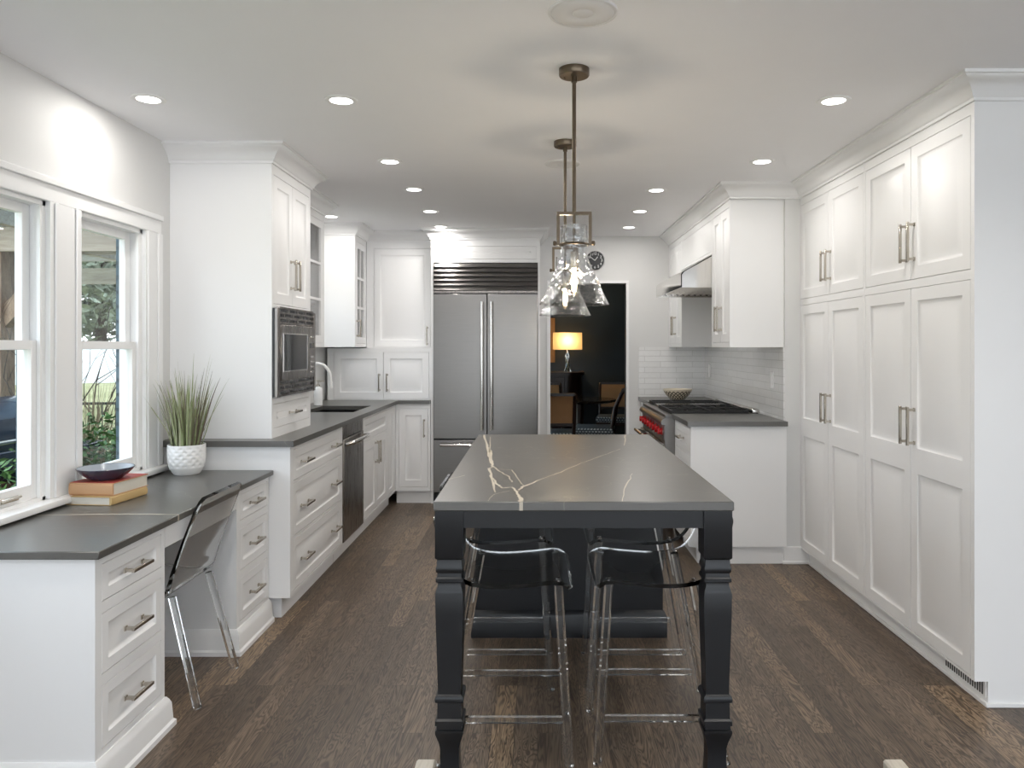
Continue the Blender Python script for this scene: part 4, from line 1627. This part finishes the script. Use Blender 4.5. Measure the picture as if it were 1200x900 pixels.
# ------------------------------------------------------------------ dining room beyond the doorway
DY = 11.1
mb = MB().box(-1.8, YB + .1, -.05, 3.4, DY + .1, 0)
struct('floor_dining', mb, M['dfloor'])
struct('ceiling_dining', MB().box(-1.8, YB + .1, CEIL, 3.4, DY + .1, CEIL + .1), M['ceil'])
r = empty('window_8', (0, 0, 0), kind='structure')  # unseen window, added to bring sky light into the dining room
mb = MB()
cells(mb, [7.6, 7.65, 9.175, 9.225, 10.75, 10.8], [.15, .2, 2.25, 2.3], [(7.65, .2, 9.175, 2.25), (9.225, .2, 10.75, 2.25)], lambda a, c, b, d: mb.box(-1.88, a, c, -1.82, b, d))
mb.build('window_frame', M['trim'], r)
MB().box(-1.852, 7.645, .195, -1.848, 10.755, 2.255).build('pane', M['pane'], r)
struct('wall_dining', MB().box(-1.9, DY, 0, 3.5, DY + .1, CEIL).box(-1.9, YB + .1, 0, -1.8, 7.6, CEIL).box(-1.9, 10.8, 0, -1.8, DY, CEIL).box(-1.9, 7.6, 0, -1.8, 10.8, .15).box(-1.9, 7.6, 2.3, -1.8, 10.8, CEIL).box(3.4, YB + .1, 0, 3.5, DY, CEIL).box(-1.8, YB + .1, 0, .06, YB + .115, CEIL).box(.9, YB + .1, 0, 3.4, YB + .115, CEIL).box(.06, YB + .1, 2.02, .9, YB + .115, CEIL), M['dwall'])
# sideboard with rounded end
sb = empty('sideboard', (.10, 10.75, 0), 0, 'dark mahogany bow-front sideboard against the blue wall, carrying the lamp', 'sideboard')


def bow(x0, x1, y0, y1, r):
    pts = [(x0, y1), (x0, y0)]
    for k in range(9):
        a = -PI / 2 + (PI / 2) * k / 8
        pts.append((x1 - r + r * math.cos(a), y0 + r + r * math.sin(a)))
    pts.append((x1, y1))
    return pts


MB().prism(bow(-.7, .52, -.28, .33, .22), .12, 1.0, 'xy').build('body', M['mahog'], sb)
MB().prism(bow(-.74, .555, -.31, .335, .24), 1.0, 1.035, 'xy').build('top', M['mahog'], sb)
for k, (z0, z1) in enumerate(((.15, .40), (.42, .67), (.69, .97))):
    d = MB().box(-.66, -.292, z0, .27, -.281, z1, .004).build('drawer', M['mahog'], sb)
    MB().lathe([(.008, 0), (.014, -.012), (.010, -.02)], (.08, -.292, (z0 + z1) / 2), 12, axis='y').build('knob', M['brass'], d)
for x in (-.66, .30):
    MB().box(x, -.25, 0, x + .07, -.18, .12).build('foot', M['mahog'], sb)
# lamp
lp = empty('table_lamp', (.415, 10.70, 1.036), 0, 'lit table lamp with a rectangular amber shade on the sideboard', 'table lamp')
mb = MB()
sh = [(-.20, -.11), (.20, -.11), (.20, .11), (-.20, .11)]
A = [mb.bm.verts.new((x, y, .31)) for x, y in sh]; B = [mb.bm.verts.new((x * .99, y * .99, .545)) for x, y in sh]
for k in range(4):
    mb._f([A[k], A[(k + 1) % 4], B[(k + 1) % 4], B[k]])
mb.build('lamp_shade', M['lampshade'], lp)
mb = MB()
for k in range(7):
    a = k * 2 * PI / 7
    mb.tube([(.05 * math.cos(a), .05 * math.sin(a), .0), (.022 * math.cos(a + 1), .022 * math.sin(a + 1), .12), (.03 * math.cos(a + 2), .03 * math.sin(a + 2), .22), (.01 * math.cos(a), .01 * math.sin(a), .32)], .006, 8)
mb.build('base', M['polished'], lp)
ld = bpy.data.lights.new('lamp_bulb', 'POINT')
ld.energy = 5
ld.color = (1, .72, .42)
ld.shadow_soft_size = .05
lo = bpy.data.objects.new('lamp_bulb', ld)
lo.location = (0, 0, .44)
COL.objects.link(lo); lo.parent = lp
# picture frame
pf = empty('picture_frame', (-.15, DY - .001, 1.16), 0, 'honey-coloured wooden picture frame on the blue wall, cut off by the door edge', 'picture frame')
mb = MB()
cells(mb, [-.36, -.29, .29, .40], [0, .06, .58, .64], [(-.29, .06, .29, .58)], lambda a, q, b, d: mb.box(a, -.03, q, b, 0, d))
mb.build('frame', M['frameoak'], pf)
MB().box(-.29, -.012, .06, .29, -.004, .58).build('picture', M['tan'], pf)
# table
tb = empty('dining_table', (.52, 9.53, 0), 0, 'round dark polished dining table between the chairs', 'table')
MB().lathe([(0, .70), (.40, .70), (.455, .715), (.46, .73), (.45, .74), (0, .74)], seg=48, caps=False).build('table_top', M['dtable'], tb)
MB().lathe([(.03, .03), (.05, .10), (.07, .25), (.05, .45), (.06, .70)], seg=20).build('pedestal', M['mahog'], tb)
for k in range(3):
    a = k * 2 * PI / 3 + .3
    MB().tube([(.04 * math.cos(a), .04 * math.sin(a), .2), (.2 * math.cos(a), .2 * math.sin(a), .12), (.36 * math.cos(a), .36 * math.sin(a), .02)], .025, 10).build('foot', M['mahog'], tb)


def make_dining(label):
    r = empty('dining_chair', (0, 0, 0), 0, label, 'dining chair', 'dark dining chairs with tan backs')
    # faces -y in local space: backrest at +y... front at -y
    MB().box(-.24, -.23, .40, .24, .22, .475, .02, seg=2).build('seat', M['weave'], r)
    MB().box(-.235, -.225, .355, .235, .215, .40).build('seat_frame', M['mahog'], r)
    for sx in (-1, 1):
        MB().tube([(sx * .215, .27, 0), (sx * .215, .205, .25), (sx * .215, .20, .45), (sx * .22, .24, .70), (sx * .22, .31, .86), (sx * .22, .335, .885)], .02, 10).build('leg', M['mahog'], r)
        MB().tube([(sx * .21, -.24, 0), (sx * .21, -.20, .36)], .02, 10).build('leg', M['mahog'], r)
    MB().beam((-.22, .325, .885), (.22, .325, .885), .035, .03).build('back_rail', M['mahog'], r)
    MB().beam((-.22, .215, .56), (.22, .215, .56), .03, .03).build('back_rail', M['mahog'], r)
    mb = MB()
    pr = smooth_curve([(.215, .575), (.235, .68), (.275, .79), (.315, .87)], 4)
    pr2 = [(y - .022, z) for y, z in pr]
    mb.prism(pr + pr2[::-1], -.20, .20, 'yz')
    mb.build('backrest', M['leather'], r)
    return r


d0 = make_dining('dark dining chair with tan back, its back towards the kitchen, left of the doorway')
d0.location = (.17, 8.36, 0)
d0.rotation_euler = (0, 0, PI)
for (x, y, rz, lab) in ((.66, 8.84, -PI / 2 - .15, 'dark dining chair seen side-on in the doorway, seat turned to the table'),
                        (1.03, 10.2, -.15, 'dark dining chair with tan back facing the kitchen, at the right beyond the table'),
                        (.10, 10.04, .05, 'dark dining chair with tan back beyond the table, half hidden at the left')):
    o = copy_tree(d0)
    o.location = (x, y, 0)
    o.rotation_euler = (0, 0, rz)
    o['label'] = lab
d0.rotation_euler = (0, 0, PI)

# ------------------------------------------------------------------ outdoors
struct('ground', MB().box(-60, -20, -.42, XL - .176, 70, -.32), M['lawn'])


struct('ground_bank', MB().prism([(8.6, -.40), (8.6, -.33), (10.5, .15), (13.0, .70), (16, .75), (70, .75), (70, -.40)], -60, XL - 1.2, 'yz'), M['lawn'])


def leaves(mb, n, cx, cy, cz, rx, ry, rz_, size, rng, shell=.55, clump=0):
    cl = []
    for _ in range(max(1, clump)):
        while True:
            v = Vector((rng.uniform(-1, 1), rng.uniform(-1, 1), rng.uniform(-1, 1)))
            if shell < v.length < 1: break
        cl.append(v)
    for _ in range(n):
        if clump:
            c_ = rng.choice(cl)
            v = c_ + Vector((rng.gauss(0, .13), rng.gauss(0, .13), rng.gauss(0, .13)))
        else:
            while True:
                v = Vector((rng.uniform(-1, 1), rng.uniform(-1, 1), rng.uniform(-1, 1)))
                if shell < v.length < 1: break
        p = Vector((cx + v.x * rx, cy + v.y * ry, cz + v.z * rz_))
        a = Vector((rng.uniform(-1, 1), rng.uniform(-1, 1), rng.uniform(-.6, .6))).normalized()
        b = a.cross(Vector((rng.uniform(-1, 1), rng.uniform(-1, 1), rng.uniform(-1, 1)))).normalized()
        s_ = size * rng.uniform(.6, 1.3)
        vs = [mb.bm.verts.new(p + a * s_), mb.bm.verts.new(p + b * s_ * .4), mb.bm.verts.new(p - a * s_), mb.bm.verts.new(p - b * s_ * .4)]
        mb._f(vs)


rt = random.Random(5)
for i, (x, y, hgt, wdt, kind, lab) in enumerate((
        (-9.0, 15.8, 4.2, 1.7, 'leafe', 'tall green evergreen tree behind the pergola, seen through the middle window'),
        (-11.4, 23.0, 6.0, 2.2, 'leafg', 'grey-green evergreen tree farther back in the garden'),
        (-13.3, 17.6, 5.4, 1.7, 'leafg', 'grey-green evergreen tree behind the pergola post'),
        (-6.8, 20.0, 5.0, 1.9, 'leafe', 'slim evergreen tree beside the brick house corner'),
        (-17.6, 21.0, 7.0, 2.4, 'leafe', 'wide evergreen tree at the left edge of the garden'))):
    t = empty('evergreen_tree', (x, y, .74), 0, lab, 'tree', 'evergreen trees in the garden')
    MB().tube([(0, 0, 0), (.03, 0, hgt * .5), (0, 0, hgt * .95)], .1, 8, rad=[.13, .08, .02]).build('trunk', M['bark'], t)
    mb = MB()
    lv = 8
    for k in range(lv):
        f = k / lv
        leaves(mb, int(950 * (1.15 - f)), 0, 0, .75 + hgt * (.12 + .80 * f), wdt * (1.1 - f), wdt * (1.1 - f), hgt * .12, .115, rt, .2, 40)
    mb.build('needles', M[kind], t, fix=False)

# white fence far behind
wf = empty('white_fence', (-9.2, 13.6, .60), .45, 'white solid garden fence far behind the shrubs', 'fence')
MB().box(-9, 0, .08, 5, .04, .74).build('fence_boards', M['vinyl'], wf)
for k in range(7):
    MB().box(-9 + k * 2.25, -.03, -.1, -8.9 + k * 2.25, .08, .80).build('post', M['vinyl'], wf)
# iron fence
jf = empty('iron_fence', (-6.2, 8.95, -.28), .12, 'thin black metal garden fence crossing the lawn', 'fence')
mb = MB()
mb.box(-6, 0, .98, 5, .03, 1.01).box(-6, 0, .12, 5, .03, .15)
mb.build('rails', M['fence'], jf)
mb = MB()
for k in range(74):
    mb.box(-6 + k * .15, .008, .0, -5.988 + k * .15, .02, 1.0)
mb.build('pickets', M['fence'], jf)

# shrubs
for (x, y, z, rx, ry, rz_, n, lab) in ((-3.05, 5.25, .22, .60, .55, .72, 4200, 'leafy green shrub under the right-hand window, outside'),
                                       (-3.95, 6.9, .10, .6, .6, .6, 2200, 'leafy green shrub behind another one outside the right-hand window'),
                                       (-2.55, 3.86, .24, .30, .42, .66, 2400, 'leafy green shrub in front of the barbecue, outside the left window')):
    t = empty('green_shrub', (x, y, -.33), 0, lab, 'shrub', 'green shrubs outside')
    mb = MB()
    for k in range(7):
        a = k * .9
        mb.tube([(0, 0, 0), (.5 * rx * math.cos(a), .5 * ry * math.sin(a), z + .33), (.8 * rx * math.cos(a + .3), .8 * ry * math.sin(a + .3), z + .6)], .008, 6)
    mb.build('stems', M['bark'], t)
    mb = MB()
    leaves(mb, n, 0, 0, z + .33, rx, ry, rz_, .030, rt, .35)
    mb.build('leaves', M['leafd'], t, fix=False)

# bare shrub
t = empty('bare_shrub', (-3.65, 6.35, -.33), 0, 'leafless twiggy shrub outside the right-hand window', 'shrub')
mb = MB()


def twig(mb, p, d, L, r, depth):
    pts = [p]
    q = p
    dd = d
    for k in range(4):
        dd = (dd + Vector((rt.gauss(0, .12), rt.gauss(0, .12), rt.gauss(.03, .08)))).normalized()
        q = q + dd * (L / 4)
        pts.append(q)
    mb.tube(pts, r, 5, rad=[r * (1 - .16 * k) for k in range(5)])
    if depth:
        for k in range(rt.choice((2, 3))):
            i = rt.choice((1, 2, 3, 4))
            nd = (dd + Vector((rt.uniform(-.9, .9), rt.uniform(-.9, .9), rt.uniform(-.1, .7)))).normalized()
            twig(mb, pts[i], nd, L * rt.uniform(.5, .75), r * .55, depth - 1)


for k in range(15):
    a = rt.uniform(0, 2 * PI)
    d = Vector((math.cos(a) * .45, math.sin(a) * .45, 1)).normalized()
    twig(mb, Vector((rt.uniform(-.25, .25), rt.uniform(-.25, .25), 0)), d, rt.uniform(.9, 1.25), .013, 3)
mb.build('branches', M['bark'], t)
# dry ornamental grass
t = empty('dry_grass_clump', (-3.42, 5.72, -.33), 0, 'upright straw-coloured grass clump outside, behind the green shrub', 'grass')
mb = MB()
for k in range(220):
    a = rt.uniform(0, 2 * PI)
    l_ = rt.uniform(0, .24)
    L = rt.uniform(.9, 1.45)
    p = Vector((.12 * math.cos(a) * rt.random(), .12 * math.sin(a) * rt.random(), 0))
    mb.tube([p, p + Vector((math.cos(a) * l_ * .4, math.sin(a) * l_ * .4, L * .6)), p + Vector((math.cos(a) * l_, math.sin(a) * l_, L))], .004, 4, rad=[.004, .0035, .001])
mb.build('stalks', M['straw'], t)

# pergola
pg = empty('pergola', (-5.4, 7.6, -.33), 0, 'weathered wooden pergola with a pale translucent roof outside the windows', 'pergola')
px0, py0 = -5.4, 7.6


def lb(mb, a, b, w, h):
    mb.beam((a[0] - px0, a[1] - py0, a[2] + .33), (b[0] - px0, b[1] - py0, b[2] + .33), w, h)


for (x, y) in ((-4.36, 6.2), (-4.36, 9.3), (-7.2, 6.2), (-7.2, 9.3)):
    mb = MB(); lb(mb, (x, y, -.33), (x, y, 2.16), .17, .17)
    mb.build('post', M['cedar'], pg)
for y in (6.10, 6.30, 9.3):
    mb = MB(); lb(mb, (-7.6, y, 2.24), (-3.0, y, 2.24), .045, .19)
    mb.build('crossbeam', M['cedarx'], pg)
for x in (-4.12, -4.6, -7.2):
    mb = MB(); lb(mb, (x, 5.7, 2.42), (x, 10.0, 2.42), .06, .18)
    mb.build('side_beam', M['cedarx'], pg)
for (a, b) in (((-4.36, 6.2, 1.55), (-3.75, 6.2, 2.18)), ((-4.36, 6.3, 1.55), (-4.36, 6.95, 2.18)), ((-4.36, 9.2, 1.55), (-4.36, 8.6, 2.18))):
    mb = MB(); lb(mb, a, b, .09, .13)
    mb.build('brace', M['cedar'], pg)
for k in range(10):
    mb = MB(); lb(mb, (-7.8, 5.6 + k * .5, 2.545), (-2.6, 5.6 + k * .5, 2.545), .04, .07)
    mb.build('rafter', M['cedarx'], pg)
mb = MB()
for k in range(48):
    x = -7.8 + k * .11 - px0
    mb.prism([(x, 2.90), (x + .055, 2.925), (x + .11, 2.90), (x + .11, 2.906), (x + .055, 2.931), (x, 2.906)], 5.5 - py0, 10.2 - py0, 'xz')
mb.build('roof_sheet', M['poly'], pg)

# barbecue
gb = empty('barbecue_grill', (-3.30, 4.35, -.33), 0, 'black barbecue grill with a dark blue lid outside the left window', 'barbecue')
MB().box(-.35, -.62, .16, .30, .62, 1.02, .01).build('cart', M['black'], gb)
mb = MB()
mb.prism([(-.33, 1.13), (.31, 1.13), (.33, 1.20), (.30, 1.31), (.18, 1.385), (0, 1.41), (-.2, 1.38), (-.32, 1.28)], -.5, .5, 'xz')
mb.build('lid', M['grillblue'], gb)
mb = MB()
mb.box(-.35, -.95, 1.035, .31, .95, 1.075, .008)
mb.box(-.36, -.55, 1.075, .325, .55, 1.13, .01)
mb.build('side_shelf', M['grillblue'], gb)
mb = MB(); mb.tube([(.37, -.4, 1.19), (.37, .4, 1.19)], .014, 10); mb.tube([(.37, -.35, 1.19), (.32, -.35, 1.19)], .01, 8); mb.tube([(.37, .35, 1.19), (.32, .35, 1.19)], .01, 8)
mb.build('handle', M['polished'], gb)
for sx in (-.27, .22):
    for sy in (-.55, .55):
        MB().lathe([(.07, -.025), (.075, -.02), (.075, .02), (.07, .025)], (sx, sy, .075), 16, axis='y').build('wheel', M['black'], gb)
        MB().box(sx - .02, sy - .012, .06, sx + .02, sy + .012, .17).build('leg', M['black'], gb)
